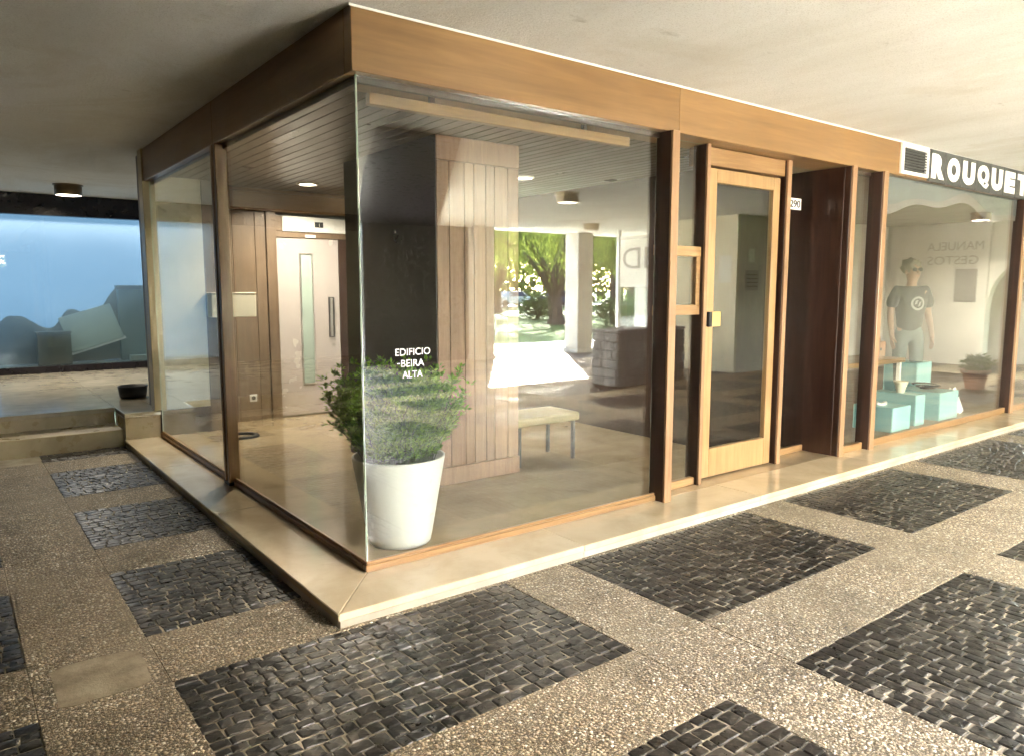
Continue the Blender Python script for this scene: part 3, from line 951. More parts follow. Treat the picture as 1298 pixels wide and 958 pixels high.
# ------------------------------------------------------------------ potted plant
PP = (0.37, 0.33)
pp = thing('potted_plant', 'bushy green plant in a tall white tapered pot behind the corner glass', 'plant', (PP[0], PP[1], ST))
lathe('pot', [(0.005, 0), (0.168, 0), (0.176, 0.008), (0.185, 0.05), (0.262, 0.492), (0.262, 0.50), (0.245, 0.50), (0.236, 0.44), (0.005, 0.43)], M['pot'], pp, (PP[0], PP[1], ST), 64, cap=False)
lathe('soil', [(0.238, 0.0), (0.12, 0.015), (0.004, 0.02)], M['soil'], pp, (PP[0], PP[1], ST + 0.445), 32, cap=False)
r3 = random.Random(21)
stems, LV, LF = [], [], []
def leaf_quad(p, d, up, ln, wd):
    d = d.normalized(); s_ = d.cross(up)
    s_ = s_.normalized() if s_.length > 1e-4 else Vector((1, 0, 0))
    nrm = s_.cross(d)
    b = len(LV)
    LV.extend([p, p + d * ln * 0.45 + s_ * wd + nrm * wd * .3, p + d * ln, p + d * ln * 0.45 - s_ * wd + nrm * wd * .3])
    LF.append((b, b + 1, b + 2, b + 3))
for k in range(470):
    a = r3.uniform(0, 2 * math.pi); rr_ = 0.2 * math.sqrt(r3.random())
    p = Vector((PP[0] + rr_ * math.cos(a), PP[1] + rr_ * math.sin(a), ST + 0.45))
    out = r3.uniform(0.03, 0.62) * (0.3 + rr_ / 0.2)
    a2 = a + r3.uniform(-.6, .6)
    d = Vector((math.cos(a2) * out * 0.62, math.sin(a2) * out * 0.62, 1)).normalized()
    ln = r3.uniform(0.22, 0.58) * (1.0 if out < 0.8 else 0.8)
    ch = []
    n = 9
    for q in range(n):
        ch.append((p.copy(), 0.0022 * (1 - q / n) + 0.0006))
        p = p + d * (ln / n)
        if p.y < 0.045: p.y = 0.045 + r3.uniform(0, .01)
        if p.x < 0.04: p.x = 0.04 + r3.uniform(0, .01)
        d = (d + Vector((r3.uniform(-.22, .22), r3.uniform(-.22, .22), -0.09 * out))).normalized()
        if q >= 1:
            for _ in range(7 if k % 6 else 3):
                ld_ = (d * 0.4 + Vector((r3.uniform(-1, 1), r3.uniform(-1, 1), r3.uniform(-.3, .9)))).normalized()
                off = ld_ * r3.uniform(0.0, 0.03)
                leaf_quad(p + off, ld_, Vector((r3.uniform(-.4, .4), r3.uniform(-.4, .4), 1)), r3.uniform(0.024, 0.042), r3.uniform(0.008, 0.0125))
    stems.append(ch)
V, F = tubes(stems, 4)
meshobj('stem', V, F, M['twig'], pp)
fo = meshobj('foliage', LV, LF, M['leaf'], pp)
fo['kind'] = 'stuff'

# ------------------------------------------------------------------ shop front to the right
sh = thing('shop_front', 'shop front with large display window, grey letter sign and wooden posts', 'shop', (6.7, 0, ST))
box('fascia_panel', 5.363, 11.5, -0.045, 0.035, FB, FT, M['fascia'], sh, 0.003)
box('post_front', 4.9, 4.972, -0.09, -0.07, ST, FB, M['post'], sh, 0.003)
box('post', 4.901, 4.971, -0.0695, 0.05, ST, FB, M['darkwood'], sh, 0.002)  # side shade painted in as a darker body on both shop posts
box('post_front', 8.165, 8.245, -0.075, -0.055, ST, FB, M['post'], sh, 0.003)
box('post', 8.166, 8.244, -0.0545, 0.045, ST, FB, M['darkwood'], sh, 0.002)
pane('glass_pane', 4.47, 4.91, 0.0, 0.01, 0.11, 2.512, sh)
box('bottom_rail', 4.476, 4.899, -0.02, 0.03, ST, 0.13, M['rail'], sh, 0.003)
pane('glass_pane', 4.96, 8.18, 0.0, 0.01, 0.12, 2.512, sh)
box('bottom_rail', 4.973, 8.164, -0.02, 0.03, ST, 0.135, M['rail'], sh, 0.003)
pane('glass_pane', 8.23, 11.3, 0.0, 0.01, 0.12, 2.512, sh)
box('bottom_rail', 8.246, 11.3, -0.02, 0.03, ST, 0.135, M['rail'], sh, 0.003)
box('window_head', 4.48, 11.3, 0.036, 0.09, 2.48, 2.53, M['darkwood'], sh, 0.002)
sb = box('sign_board', 5.77, 8.19, -0.052, -0.0455, 2.50, 2.80, M['signtile'], sh, 0.002)
tx = [5.775, 6.11, 6.45, 6.80, 7.15, 7.50, 7.845, 8.19]
for k, ch in enumerate('ROUQUET'):
    tl = box('sign_tile', tx[k] + .004, tx[k + 1] - .004, -0.064, -0.0525, 2.503, 2.797, M['signtile'], sb, 0.003)
    wdt = tx[k + 1] - tx[k] - 0.07
    text('sign_letter', ch, 0.3, M['letterwhite'], sb, (tx[k] + 0.035, -0.0665, 2.535), fit_w=wdt, fit_h=0.225, bold=0.022, extrude=0.003)
vb = thing('vent_grille', 'white framed ventilation grille on the fascia beside the letter sign', 'vent', (5.490, -0.05, 2.65))
for a, b, c_, d in ((5.230, 5.750, 2.755, 2.785), (5.230, 5.750, 2.525, 2.555), (5.230, 5.270, 2.555, 2.755), (5.710, 5.750, 2.555, 2.755)):
    box('frame_bar', a, b, -0.07, -0.046, c_, d, M['white'], vb, 0.002)
box('backing', 5.270, 5.710, -0.0495, -0.046, 2.555, 2.755, M['black'], vb, 0)
for k in range(8):
    o = box('slat', 5.272, 5.708, -0.068, -0.056, 2.562 + k * 0.0245, 2.574 + k * 0.0245, M['signtile'], vb, 0.001)
    o.rotation_euler = (R(25), 0, 0)
# valance film with scalloped lower edge behind the glass
n = 60; V = []; F = []
for i in range(n + 1):
    u = i / n; xx = 4.98 + u * 3.17
    zb = 2.36 - 0.075 * math.sin(u * 7.5 + 0.6) - 0.04 * math.sin(u * 17 + 1)
    for yy in (0.016, 0.019):
        V.append((xx, yy, zb)); V.append((xx, yy, 2.505))
for i in range(n):
    a = i * 4; b = a + 4
    F += [(a, b, b + 1, a + 1), (a + 2, a + 3, b + 3, b + 2), (a, a + 2, b + 2, b)]
MATS['val'] = plain('valance_grey', (0.15, 0.165, 0.175), 0.6, 0.15, 3, 0.05)
meshobj('window_film', V, F, MATS['val'], sh)
V2 = []
for i in range(n + 1):
    u = i / n; xx = 4.98 + u * 3.17
    zb = 2.36 - 0.075 * math.sin(u * 7.5 + 0.6) - 0.04 * math.sin(u * 17 + 1)
    zb2 = zb - 0.05 - 0.05 * (0.5 + 0.5 * math.sin(u * 9 + 2))
    for yy in (0.0205, 0.0225):
        V2.append((xx, yy, zb2)); V2.append((xx, yy, zb + 0.01))
MATS['val2'] = plain('valance_pink', (0.22, 0.19, 0.19), 0.6, 0.1, 3, 0.05)
meshobj('window_film', V2, F, MATS['val2'], sh)
# curled marks down the left edge of the window
ch = []
for z0 in (2.2, 2.05, 1.5, 1.38, 1.26, 1.14, 1.02):
    ch.append([((5.05 + 0.045 * math.sin(q * 0.9), -0.003, z0 + 0.05 * math.cos(q * 0.9) + q * 0.008), 0.006) for q in range(6)])
for c_ in ch:
    V, F = tubes([c_], 5)
    meshobj('window_script', V, F, M['ink'], sh)

# shop interior
siw = thing('shop_interior_wall', 'pale inner walls of the shop behind the display window', 'wall', (8, 3.5, 0.1))
box('back_wall', 4.6, 12, 3.3, 3.45, 0.1, 2.6, M['shopwall'], siw, 0)
box('side_wall', 4.6, 4.68, 0.7, 3.29, 0.1, 2.6, M['shopwall'], siw, 0)
box('side_wall', 11.9, 12, 0.05, 3.29, 0.1, 2.6, M['shopwall'], siw, 0)
sc_ = struct(box('shop_ceiling', 4.6, 12, 0.095, 3.45, 2.602, 2.66, M['shopwall'], None, 0))

def cube(x0, x1, y0, y1, z0, z1, label):
    o = thing('display_cube', label, 'display cube', ((x0 + x1) / 2, (y0 + y1) / 2, z0), 'teal cubes in the shop window')
    w_ = 0.012
    box('front_panel', x0, x1, y0, y0 + w_, z0, z1, M['teal'], o, 0.002)
    box('back_panel', x0, x1, y1 - w_, y1, z0, z1, M['teal'], o, 0.002)
    box('side_panel', x0, x0 + w_, y0 + w_, y1 - w_, z0, z1, M['tealdk'], o, 0.002)
    box('side_panel', x1 - w_, x1, y0 + w_, y1 - w_, z0, z1, M['tealdk'], o, 0.002)
    box('top_panel', x0 + w_, x1 - w_, y0 + w_, y1 - w_, z1 - w_, z1, M['teal'], o, 0.002)
    return o
cube(5.70, 6.07, 0.10, 0.50, 0.1, 0.345, 'teal cube with a pale shell piece on top, nearest the house door')
cube(6.27, 6.47, 0.14, 0.60, 0.1, 0.42, 'narrow teal cube with the small cream cup on it')
cube(6.78, 7.22, 0.12, 0.62, 0.1, 0.40, 'wide teal cube with a coiled black strap on top')
cube(7.62, 8.0, 0.75, 1.15, 0.1, 0.62, 'tall teal cube standing behind the leaning cards')
cu = thing('cup', 'small cream cup on the narrow teal cube', 'cup', (6.37, 0.35, 0.42))
lathe('bowl', [(0.035, 0), (0.04, 0.01), (0.05, 0.06), (0.075, 0.12), (0.07, 0.12), (0.045, 0.06), (0.004, 0.03)], M['cream'], cu, (6.37, 0.35, 0.42), 24, cap=False)
shl = thing('shell_piece', 'small pale crumpled ornament lying on a teal cube', 'ornament', (5.87, 0.3, 0.345))
V, F = tubes([[((5.77 + 0.02 * q, 0.28 + 0.03 * math.sin(q * 1.1), 0.36 + 0.012 * math.sin(q * 1.7)), 0.012 + 0.008 * math.sin(q * .45)) for q in range(9)]], 8)
meshobj('ornament_body', V, F, M['white'], shl, smooth=True)
stp = thing('strap', 'coiled black strap lying on the wide teal cube', 'strap', (7.0, 0.36, 0.40))
V, F = tubes([[((7.0 + (0.05 + 0.004 * q) * math.cos(q * .6), 0.36 + (0.05 + 0.004 * q) * math.sin(q * .6), 0.41 + 0.002 * q), 0.011) for q in range(26)]], 6)
meshobj('coil', V, F, M['black'], stp, smooth=True)
for k, xx in enumerate((7.30, 7.42)):
    cd = thing('leaning_card', ('white printed card leaning in the shop window, next to the wide teal cube', 'white printed card leaning in the shop window, the outer of the pair')[k], 'card', (xx, 0.2, 0.1), 'printed cards in the shop window')
    o = box('card', xx, xx + 0.10, 0.22, 0.226, 0.1, 0.40, M['paper'], cd, 0.001)
    o.rotation_euler = (R(-12), R(-20), 0)
    for q in range(3):
        p_ = box('print', xx + 0.012, xx + 0.05 + 0.012 * q, 0.2185, 0.2195, 0.15 + q * 0.07, 0.185 + q * 0.07, M['ink'], cd, 0)
        p_.rotation_euler = (R(-12), R(-20), 0)
tb = thing('display_table', 'low brown display table behind the teal cubes', 'table', (6.3, 1.0, 0.1))
box('table_top', 5.4, 7.25, 0.72, 1.25, 0.66, 0.71, M['rail'], tb, 0.006)
for a in (5.45, 7.2):
    for b in (0.77, 1.2):
        box('leg', a - .02, a + .02, b - .02, b + .02, 0.1, 0.66, M['white'], tb, 0.002)
bg = thing('handbag', 'tan leather handbag with round clasp on the display table', 'handbag', (7.0, 0.95, 0.71))
box('bag_body', 6.86, 7.14, 0.90, 1.00, 0.712, 0.90, M['leather'], bg, 0.015)
V, F = tubes([[((7.0 - 0.08 * math.cos(q * math.pi / 8), 0.95, 0.89 + 0.11 * math.sin(q * math.pi / 8)), 0.007) for q in range(9)]], 6)
meshobj('handle', V, F, M['leather'], bg, smooth=True)
lathe('clasp', [(0.018, 0), (0.018, 0.006)], M['ink'], bg, (7.0, 0.895, 0.81), 16).rotation_euler = (R(90), 0, 0)

# ------------------------------------------------------------------ reflected person, built as a solid figure behind the shop window
def skinned(name, verts, edges, radii, mat, parent, root=0, sub=2):
    me = bpy.data.meshes.new(name)
    me.from_pydata(verts, edges, [])
    me.materials.append(mat)
    o = bpy.data.objects.new(name, me)
    link(o, parent)
    md = o.modifiers.new('skin', 'SKIN')
    if not me.skin_vertices:
        tmpbm = bmesh.new(); tmpbm.from_mesh(me)
        tmpbm.verts.layers.skin.verify(); tmpbm.to_mesh(me); tmpbm.free()
    for sv, r_ in zip(me.skin_vertices[0].data, radii):
        sv.radius = r_ if isinstance(r_, tuple) else (r_, r_)
    for k_, sv in enumerate(me.skin_vertices[0].data):
        sv.use_root = (k_ == root)
    md.use_smooth_shade = True
    s_ = o.modifiers.new('sub', 'SUBSURF'); s_.levels = sub; s_.render_levels = sub
    return o
PO = Vector((7.78, 0.95, 0.1))
per = thing('person', 'reflected person in a grey printed t-shirt and pale trousers, built as a figure behind the shop window', 'person', PO)
ang = math.atan2(-0.82, -0.57)                      # faces the street, towards the step corner
ux = Vector((math.cos(ang + math.pi / 2), math.sin(ang + math.pi / 2), 0)); uy = Vector((math.cos(ang), math.sin(ang), 0))
def P(l, f, z): return tuple(PO + ux * l + uy * f + Vector((0, 0, z)) * 0.985)
def chainset(chs):
    V, E, Rr, seen_ = [], [], [], {}
    for c_ in chs:
        prev = None
        for (pt, r_) in c_:
            key = tuple(round(q, 4) for q in pt)
            if key not in seen_:
                seen_[key] = len(V); V.append(pt); Rr.append(r_)
            if prev is not None: E.append((prev, seen_[key]))
            prev = seen_[key]
    return V, E, Rr
pel = (P(0, 0, 0.95), (0.15, 0.11))
che = (P(0, 0.0, 1.28), (0.165, 0.115)); nk = (P(0, 0.0, 1.46), 0.06); nk2 = (P(0, 0.01, 1.53), 0.055)
hd1 = (P(0, 0.02, 1.58), (0.07, 0.085)); hd2 = (P(0, 0.02, 1.67), (0.078, 0.098)); hd3 = (P(0, 0.012, 1.735), (0.06, 0.07))
bod = [[pel, (P(0, 0, 1.1), (0.13, 0.1)), che, nk, nk2, hd1, hd2, hd3]]
for s_ in (-1, 1):
    shd = (P(0.17 * s_, 0, 1.41), 0.062); elb = (P(0.235 * s_, -0.02, 1.13), 0.043)
    wr = (P(0.25 * s_, 0.06, 0.89), 0.029); plm = (P(0.25 * s_, 0.085, 0.82), (0.02, 0.036))
    bod.append([che, shd, (P(0.215 * s_, -0.01, 1.28), 0.05), elb, (P(0.245 * s_, 0.02, 1.02), 0.04), wr, plm])
    for q, (off, ln) in enumerate(((-0.03, .075), (-0.01, .09), (0.012, .085), (0.03, .065))):
        bod.append([plm, (P(0.25 * s_, 0.085 + off, 0.77), 0.0095), (P(0.243 * s_, 0.092 + off, 0.77 - ln * .5), 0.0085), (P(0.23 * s_, 0.098 + off, 0.77 - ln), 0.0075)])
    bod.append([plm, (P(0.235 * s_, 0.125, 0.80), 0.0105), (P(0.225 * s_, 0.14, 0.765), 0.009)])
    hip = (P(0.095 * s_, 0, 0.88), 0.088); kn = (P(0.11 * s_, 0.015, 0.49), 0.056)
    ank = (P(0.115 * s_, -0.02, 0.09), 0.038); toe = (P(0.13 * s_, 0.14, 0.03), (0.038, 0.028))
    bod.append([pel, hip, (P(0.105 * s_, 0.01, 0.7), 0.075), kn, (P(0.113 * s_, -0.015, 0.32), 0.052), ank, (P(0.12 * s_, 0.05, 0.045), (0.042, 0.035)), toe])
V, E_, Rr = chainset(bod)
skinned('body', V, E_, Rr, M['skin'], per)
ts = [[(P(0, 0, 0.86), (0.185, 0.145)), (P(0, 0, 1.05), (0.178, 0.14)), (P(0, 0, 1.28), (0.192, 0.145)), (P(0, 0, 1.42), (0.10, 0.08)), (P(0, 0, 1.475), (0.07, 0.066))]]
for s_ in (-1, 1):
    ts.append([(P(0, 0, 1.28), (0.192, 0.145)), (P(0.175 * s_, 0, 1.405), 0.08), (P(0.215 * s_, -0.01, 1.29), 0.078), (P(0.232 * s_, -0.015, 1.18), 0.074)])
V, E_, Rr = chainset(ts)
skinned('tshirt', V, E_, Rr, M['tshirt'], per)
tr_ = [[(P(0, 0, 0.99), (0.155, 0.118)), (P(0, 0, 0.92), (0.16, 0.12))]]
for s_ in (-1, 1):
    tr_.append([(P(0, 0, 0.92), (0.16, 0.12)), (P(0.095 * s_, 0, 0.84), 0.10), (P(0.108 * s_, 0.012, 0.62), 0.086), (P(0.112 * s_, 0.01, 0.4), 0.075), (P(0.116 * s_, -0.01, 0.11), 0.066)])
V, E_, Rr = chainset(tr_)
skinned('trousers', V, E_, Rr, M['trouser'], per)
def blob(name, c_, rad, mat, par, lat=(-1, 1), bumpy=0.1, seed=1):
    bm = bmesh.new(); bmesh.ops.create_icosphere(bm, subdivisions=3, radius=1)
    kill = [v_ for v_ in bm.verts if not (lat[0] <= v_.co.z <= lat[1])]
    bmesh.ops.delete(bm, geom=kill, context='VERTS')
    for v_ in bm.verts:
        k_ = 1 + bumpy * noise.noise(v_.co * 4 + Vector((seed, 0, 0)))
        q = ux * v_.co.x * rad[0] * k_ + uy * v_.co.y * rad[1] * k_ + Vector((0, 0, v_.co.z * rad[2] * k_))
        v_.co = q
    return bmobj(name, bm, mat, par, c_, True)
blob('hair', Vector(P(0, -0.028, 1.685)), (0.106, 0.118, 0.118), M['hair'], per, (-0.55, 1), 0.35)
blob('nose', Vector(P(0, 0.122, 1.63)), (0.014, 0.02, 0.024), M['skin'], per)
for s_ in (-1, 1):
    blob('ear', Vector(P(0.083 * s_, 0.01, 1.635)), (0.012, 0.022, 0.033), M['skin'], per)
    blob('sunglass_lens', Vector(P(0.034 * s_, 0.108, 1.66)), (0.03, 0.012, 0.024), M['black'], per)
blob('mouth', Vector(P(0, 0.108, 1.585)), (0.026, 0.008, 0.007), MATS['terracotta'], per)
def on_shirt(a, b): return ux * a + Vector((0, 0, b)) + uy * (0.02 - 1.6 * a * a)
V, F = [], []
for k in range(28):
    a = 2 * math.pi * k / 28
    for r_ in (0.058, 0.083):
        V.append(on_shirt(r_ * math.cos(a), r_ * math.sin(a)))
for k in range(28):
    m = (k + 1) % 28
    F.append((2 * k, 2 * k + 1, 2 * m + 1, 2 * m))
for cx_, cz_, w_, h_ in ((-0.02, 0.012, 0.022, 0.03), (0.022, -0.008, 0.02, 0.034)):
    b = len(V)
    V += [on_shirt(cx_ - w_, cz_ - h_), on_shirt(cx_ + w_ * .3, cz_ - h_ * .6), on_shirt(cx_ + w_, cz_ + h_), on_shirt(cx_ - w_ * .4, cz_ + h_ * .7)]
    F.append((b, b + 1, b + 2, b + 3))
meshobj('shirt_print', V, F, M['asphaltgrey'], per, Vector(P(0, 0.142, 1.25)))

# terracotta planter by the arcade pillars further along
def leafy(name, c_, rad, n_, ln, wd, mat, parent, seed, hang=0.0, shell=0.5):
    rr2 = random.Random(seed)
    V, F = [], []
    for _ in range(n_):
        while True:
            q = Vector((rr2.uniform(-1, 1), rr2.uniform(-1, 1), rr2.uniform(-1, 1)))
            if shell < q.length <= 1: break
        nn = 0.75 + 0.5 * noise.noise(q * 2.3 + Vector((seed, 3, 1)))
        if noise.noise(q * 4.1 + Vector((1, seed, 2))) < -0.22: continue
        p = Vector((c_[0] + q.x * rad[0] * nn, c_[1] + q.y * rad[1] * nn, c_[2] + q.z * rad[2] * nn))
        d = (q + Vector((rr2.uniform(-1, 1), rr2.uniform(-1, 1), rr2.uniform(-1, 1) - hang))).normalized()
        s_ = d.cross(Vector((rr2.uniform(-1, 1), rr2.uniform(-1, 1), rr2.uniform(-1, 1))))
        s_ = s_.normalized()
        l_ = ln * rr2.uniform(0.6, 1.3); w_ = wd * rr2.uniform(0.6, 1.3)
        b = len(V)
        V += [p, p + d * l_ * .5 + s_ * w_, p + d * l_, p + d * l_ * .5 - s_ * w_]
        F.append((b, b + 1, b + 2, b + 3))
    o = meshobj(name, V, F, mat, parent)
    return o
tp = thing('terracotta_planter', 'terracotta pot with a small leafy plant on the arcade paving', 'planter', (10.8, -1.3, 0))
lathe('pot', [(0.12, 0), (0.13, 0.02), (0.17, 0.24), (0.20, 0.24), (0.20, 0.29), (0.175, 0.29), (0.16, 0.24), (0.004, 0.24)], M['terracotta'], tp, (10.8, -1.3, 0), 32, cap=False)
leafy('foliage', (10.8, -1.3, 0.38), (0.24, 0.24, 0.15), 500, 0.08, 0.018, M['bush'], tp, 5, shell=0.0)

# ------------------------------------------------------------------ left: blue display window, walls, tub, lamp
bwin = thing('blue_display_window', 'large backlit blue shop display window with black frame above the terrace', 'display window', (-0.4, 9, RZ))
BX0, BX1 = -1.85, 2.5
box('fascia_panel', -6.4, BX1, 8.94, 9.1, 2.52, CEIL - 0.002, M['darkfascia'], bwin, 0.003)
box('sill', BX0, BX1, 8.94, 9.1, RZ, 0.42, M['darkfascia'], bwin, 0.003)
box('jamb', BX0 - 0.08, BX0 - 0.001, 8.94, 9.1, RZ, 2.52, M['darkfascia'], bwin, 0.003)
bp = pane('glass_pane', BX0, BX1, 9.0, 9.01, 0.42, 2.52, bwin)
t = NT('hazy_blue_glass')
lw = t.n('ShaderNodeLayerWeight'); lw.inputs['Blend'].default_value = 0.5
fr = t.math('ADD', t.math('MULTIPLY', t.math('POWER', lw.outputs['Facing'], 5.0), 0.9), 0.05)
tr = t.n('ShaderNodeBsdfTransparent'); tr.inputs[0].default_value = (0.85, 0.9, 0.92, 1)
tl = t.n('ShaderNodeBsdfTranslucent'); tl.inputs[0].default_value = (0.66, 0.72, 0.74, 1)
gl = t.n('ShaderNodeBsdfGlossy'); gl.inputs['Roughness'].default_value = 0.02
m1 = t.n('ShaderNodeMixShader')
m1.inputs[0].default_value = 0.24
t.l(tr.outputs[0], m1.inputs[1]); t.l(tl.outputs[0], m1.inputs[2])
m2 = t.n('ShaderNodeMixShader'); t.l(fr, m2.inputs[0]); t.l(m1.outputs[0], m2.inputs[1]); t.l(gl.outputs[0], m2.inputs[2])
t.l(m2.outputs[0], t.out.inputs[0])
bp.data.materials[0] = t.m
box('backlit_panel', BX0, BX1, 9.55, 9.58, 0.42, 2.62, M['bluescreen'], bwin, 0)
box('inner_side', BX0 - 0.07, BX0 - 0.002, 9.102, 9.62, 0.33, 2.62, M['bluefilm'], bwin, 0)
box('inner_side', BX1 + 0.0, BX1 + 0.0008, 9.102, 9.55, 0.42, 2.62, M['bluefilm'], bwin, 0)
box('inner_top', BX0 - 0.07, BX1, 9.102, 9.62, 2.621, 2.65, M['bluefilm'], bwin, 0)
box('inner_back', BX0 - 0.07, BX1, 9.60, 9.62, 0.33, 2.62, M['bluefilm'], bwin, 0)
box('added_fill_tube', BX0 + 0.1, BX1 - 0.1, 9.13, 9.17, 2.575, 2.605, M['fillglow'], bwin, 0.004)  # unseen tube added above the opening to brighten display and terrace
tl_d = bpy.data.lights.new('added_fill_light', 'AREA'); tl_d.shape = 'RECTANGLE'; tl_d.size = 4.0; tl_d.size_y = 0.05; tl_d.energy = 0.7; tl_d.color = (0.86, 0.94, 1.0)
tl_o = bpy.data.objects.new('added_fill_light', tl_d); tl_o.location = (0.3, 9.15, 2.565); tl_o.rotation_euler = (R(25), 0, 0); link(tl_o, bwin)
box('display_floor', BX0, BX1, 9.02, 9.55, 0.34, 0.42, M['bluefilm'], bwin, 0)
o = thing('display_board', 'pale board tilted inside the blue display window', 'board', (0.15, 9.3, 0.42))
b_ = box('board', -0.36, 0.36, -0.012, 0.012, -0.27, 0.27, M['board'], None, 0.004)
b_.location = (0.12, 9.30, 0.93); b_.rotation_euler = (R(-8), R(-17), 0)
b_.location = Vector(b_.location) - wloc(o); b_.parent = o
f_ = box('board_edge', -0.38, 0.38, -0.02, 0.02, -0.022, 0.022, M['paper'], None, 0.004)
f_.location = Vector((0.205, 9.285, 0.665)) - wloc(o); f_.rotation_euler = (R(-8), R(-17), 0); f_.parent = o
o = thing('display_box', 'dark olive box in front of the tilted board in the blue window', 'box', (-0.4, 9.2, 0.42))
box('box_body', -0.60, -0.18, 9.08, 9.24, 0.42, 0.87, M['boxdark'], o, 0.006)
box('box_lid', -0.61, -0.17, 9.07, 9.25, 0.87, 0.90, M['boxdark'], o, 0.004)
o = thing('display_cabinet', 'grey cabinet at the end of the blue display window by the pilaster', 'cabinet', (0.85, 9.3, 0.42))
box('cabinet_body', 0.50, 1.25, 9.30, 9.5, 0.42, 1.50, M['bluefilm'], o, 0.006)
box('cabinet_top', 0.49, 1.26, 9.29, 9.5, 1.501, 1.56, M['boxdark'], o, 0.004)
box('cabinet_foot', 0.60, 1.2, 9.12, 9.29, 0.42, 0.50, M['board'], o, 0.004)
o = thing('display_fabric', 'dark crumpled fabric heap behind the tilted board in the blue window', 'fabric', (-0.2, 9.4, 0.42))
bm = bmesh.new(); bmesh.ops.create_grid(bm, x_segments=40, y_segments=14, size=1)
for v_ in bm.verts:
    u = v_.co.x; w_ = v_.co.y
    h = 0.62 + 0.42 * max(0, u) ** 1.3 + 0.10 * math.sin(u * 7) + 0.07 * noise.noise(Vector((u * 4, w_ * 3, 0)))
    v_.co = Vector((u * 0.78, w_ * 0.08, 0.0 + h * (1 - w_ * w_ * 0.98)))
bmobj('cloth', bm, M['boxdark'], o, (-0.28, 9.45, 0.42), True)

box_l = thing('end_wall', 'plain grey rendered wall closing the arcade at the terrace end', 'wall', (-6.5, 0, 0))
box('wall_face', -6.6, -6.41, -10.2, 9.6, 0.0, CEIL - 0.002, M['asphaltgrey'], box_l, 0)
w2 = thing('terrace_wall', 'grey wall beside the blue display window frame', 'wall', (-4, 9, 0))
box('wall_face', -6.4, BX0 - 0.081, 9.0, 9.3, RZ, 2.519, M['asphaltgrey'], w2, 0)
w3 = thing('terrace_wall', 'hidden side wall of the terrace behind the stone pilaster', 'wall', (2.55, 7, 0))
box('wall_face', BX1 + 0.001, BX1 + 0.2, 4.96, 9.6, RZ, CEIL - 0.002, M['asphaltgrey'], w3, 0)
# street side wall with clerestory slots, left of the opening
w4 = thing('street_wall', 'dark rendered wall with three bright clerestory slots on the park side', 'wall', (0, -10, 0))
slots = [(-0.15, 0.22), (0.82, 0.95), (1.15, 1.33)]
box('wall_block', 4.9, 7.36, -10.19, -9.95, 0.0, CEIL - 0.002, M['darkfascia'], w4, 0)
prism('wall_return', [(1.16, -9.94), (1.3, -9.94), (0.85, -4.4), (0.71, -4.4)], 0.0, CEIL - 0.002, M['concrete'], w4)
box('wall_lower', -6.4, 1.4, -10.19, -9.95, 0.0, 2.28, M['asphaltgrey'], w4, 0)
box('wall_upper', -6.4, 1.4, -10.19, -9.95, 2.66, CEIL - 0.002, M['asphaltgrey'], w4, 0)
prev = -6.4
for a, b in slots + [(1.4, 1.4)]:
    box('wall_pier', prev, a, -10.19, -9.95, 2.281, 2.659, M['asphaltgrey'], w4, 0); prev = b

tub = thing('black_tub', 'low round black tub standing on the pale terrace floor', 'tub', (0.07, 5.55, RZ))
lathe('tub_body', [(0.004, 0.0), (0.125, 0.0), (0.135, 0.02), (0.15, 0.13), (0.143, 0.13), (0.13, 0.03), (0.004, 0.03)], M['black'], tub, (-0.03, 5.62, RZ), 40, cap=False)

def drum(loc, label, lit, mat):
    o = thing('ceiling_lamp', label, 'lamp', loc, 'round ceiling lamps of the arcade')
    lathe('lamp_drum', [(0.155, 0), (0.155, -0.13), (0.145, -0.135), (0.145, -0.12)], mat, o, loc, 40, cap=False)
    lathe('lamp_rose', [(0.17, 0), (0.17, -0.012)], mat, o, loc, 40)
    lathe('diffuser', [(0.144, -0.118), (0.14, -0.128)], M['lampglow'] if lit else M['lampoff'], o, loc, 40)
    if lit:
        lamp('lamp_bulb', (loc[0], loc[1], loc[2] - 0.16), lit, parent=o)
    return o
drum((-0.26, 7.7, CEIL), 'dark round metal ceiling lamp above the terrace by the blue window', 1.0, M['lampbody'])
drum((5.3, -4.46, CEIL), 'lit round ceiling lamp above the paving in front of the stone planter', 5, M['lampcream'])
drum((8.89, -7.79, CEIL), 'unlit cream ceiling lamp near the square pale column', 0, M['lampcream'])
drum((12.74, -2.12, CEIL), 'lit dark round ceiling lamp near the terracotta pot', 6, M['lampbody'])

